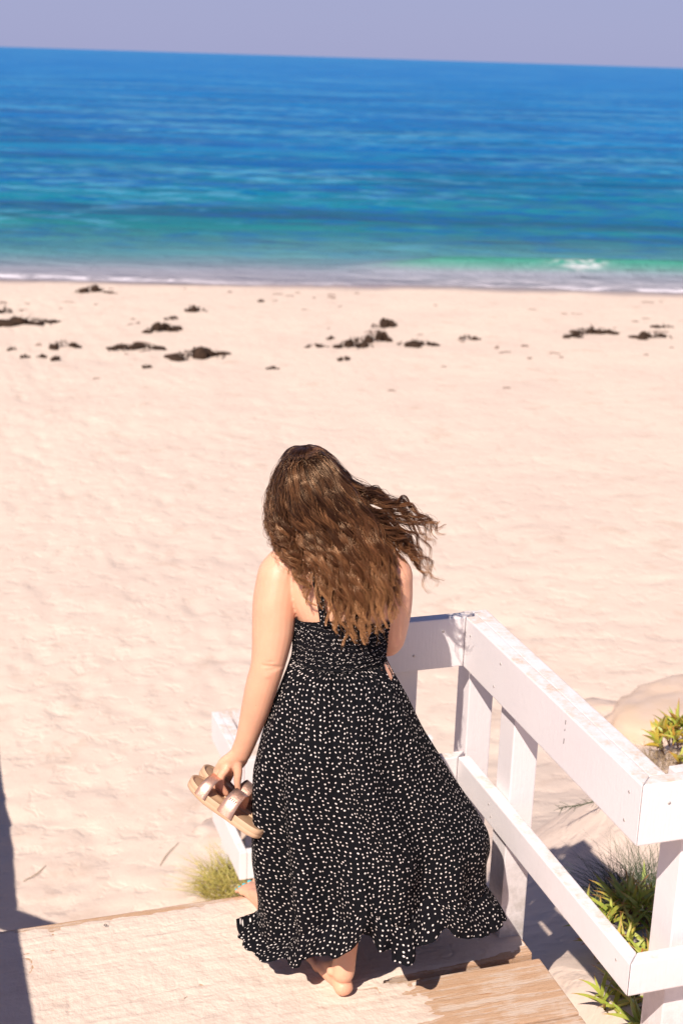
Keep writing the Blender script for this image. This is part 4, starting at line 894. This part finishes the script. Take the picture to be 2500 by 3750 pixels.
def sandal(loc, M, label, seed):
    """local x along the foot (toe = +x), y across, z up out of the insole; M columns give those axes"""
    t = empty('sandal', loc, label, 'sandal', group='pair of sandals'); t.matrix_basis = Matrix.Translation(loc) @ M.to_4x4()
    Ls = 0.258; Q = outline()*Ls; n = len(Q)
    def curve(x): return 0.010*(x/Ls*2)**2 if x > 0 else 0.004*(x/Ls*2)**2                 # toe spring
    V, F = [], []
    prof = [(0.93, 0.0), (0.985, 0.002), (1.0, 0.008), (1.0, 0.0125), (0.988, 0.0135), (1.0, 0.0145), (1.0, 0.0265), (0.985, 0.0285), (0.955, 0.0285), (0.93, 0.0245)]
    for s, z in prof: V += [(q[0]*s, q[1]*s, z+curve(q[0])) for q in Q]
    F = [list(map(int, f)) for f in grid_faces(n, len(prof), True)]; F.append(list(range(n))[::-1])
    mesh_np('sole', V, F, [SOLE], t)
    V = []
    for s in (0.93, 0.6, 0.3, 0.02): V += [(q[0]*s, q[1]*s, 0.0247-0.0035*(1-s)+curve(q[0])) for q in Q]
    F = [list(map(int, f)) for f in grid_faces(n, 4, True)]; F.append([3*n+i for i in range(n)])
    mesh_np('insole', V, F, [INS], t)
    mesh_np('insole_mark', [(-.105, -.012, .0262), (-.075, -.012, .0262), (-.075, .010, .0262), (-.105, .010, .0262)], [[0, 1, 2, 3]], [m_simple('dark_stamp', (0.30, 0.19, 0.11), 0.6) if 'dark_stamp' not in bpy.data.materials else bpy.data.materials['dark_stamp']], t, smooth=False)
    for (x0, w, hgt, hw) in ((0.068, 0.036, 0.056, 0.0455), (-0.016, 0.048, 0.066, 0.041)):
        rows = []
        for k in range(22):
            a = math.pi*k/21; y = -hw*1.03*math.cos(a); z = 0.012+hgt*math.sin(a)**0.75
            rows.append((y, z))
        V, U_ = [], []
        for th_ in (0.0, 0.0024):
            for k, (y, z) in enumerate(rows):
                a = math.pi*k/21; ny, nz = -math.cos(a), math.sin(a)
                sw = w*(1-0.18*math.sin(a))
                for x in (x0-sw/2, x0-sw/6, x0+sw/6, x0+sw/2): V.append((x, y+ny*th_, z+nz*th_+curve(x0)))
        g = grid_faces(4, 22); g2 = g[:, ::-1]+88; F = [list(map(int, f)) for f in np.vstack([g, g2])]
        for k in range(21):
            F.append([k*4, 88+k*4, 88+(k+1)*4, (k+1)*4]); F.append([k*4+3, (k+1)*4+3, 88+(k+1)*4+3, 88+k*4+3])
        st = mesh_np('strap', V, F, [GOLDM], t)
        if w > 0.04:
            for sgn in (1, -1):                                                            # stitched seam and small raised letter plate
                pr = []
                y, z = rows[15 if sgn > 0 else 6]; a = math.pi*(15 if sgn > 0 else 6)/21
                V, F = tube([(x0-w*.44, y*1.06, z*1.0+.0034), (x0, y*1.06, z+.0034), (x0+w*.44, y*1.06, z+.0034)], [.0009]*3, 6, cap=False); pr.append((V, F))
                mesh_np('stitching', *merge(pr), [EMB], st)
                y, z = rows[17 if sgn > 0 else 4]; pr = []
                for q in range(4):
                    xx = x0-.009+q*.006
                    V, F = tube([(xx, y*1.055, z+.006), (xx+.0005, y*1.075, z-.001)], [.0016, .0016], 6); pr.append((V, F))
                V, F = tube([(x0-.012, y*1.075, z-.002), (x0+.012, y*1.075, z-.002)], [.001, .001], 6); pr.append((V, F))
                mesh_np('raised_lettering', *merge(pr), [EMB], st)
    return t
ir = Vector((1, 0, 0)); iu = Vector((0, .47, .88)).normalized(); iv = Vector((0, -.88, .47)).normalized()
al = R(17); ax_ = (-.835*ir+.55*iu-.20*iv).normalized()                                             # towards the toes: up and left
nn = (math.cos(al)*(.55*ir+.835*iu)+math.sin(al)*iv); nn = (nn-ax_*nn.dot(ax_)).normalized(); bb = nn.cross(ax_)
Rz = Matrix.Rotation(PZ, 3, 'Z')
def place(c): return Vector(ORG)+Rz @ Vector(c)
far = (math.sin(al)*(.55*ir+.835*iu)-math.cos(al)*iv).normalized()
cN = Vector((-.366, -.060, .500))
M1 = Matrix((Rz @ ax_, Rz @ bb, Rz @ nn)).transposed()
sandal(place(cN), M1, 'nearer rose gold slide sandal with two straps hanging from her left hand', 1)
a2 = (ax_+0.06*nn).normalized(); n2 = (nn-0.06*ax_).normalized(); M2 = Matrix((Rz @ a2, Rz @ n2.cross(a2), Rz @ n2)).transposed()
sandal(place(cN+far*0.088+Vector((0.004, 0, 0.004))), M2, 'farther rose gold slide sandal mostly hidden behind the nearer one', 2)
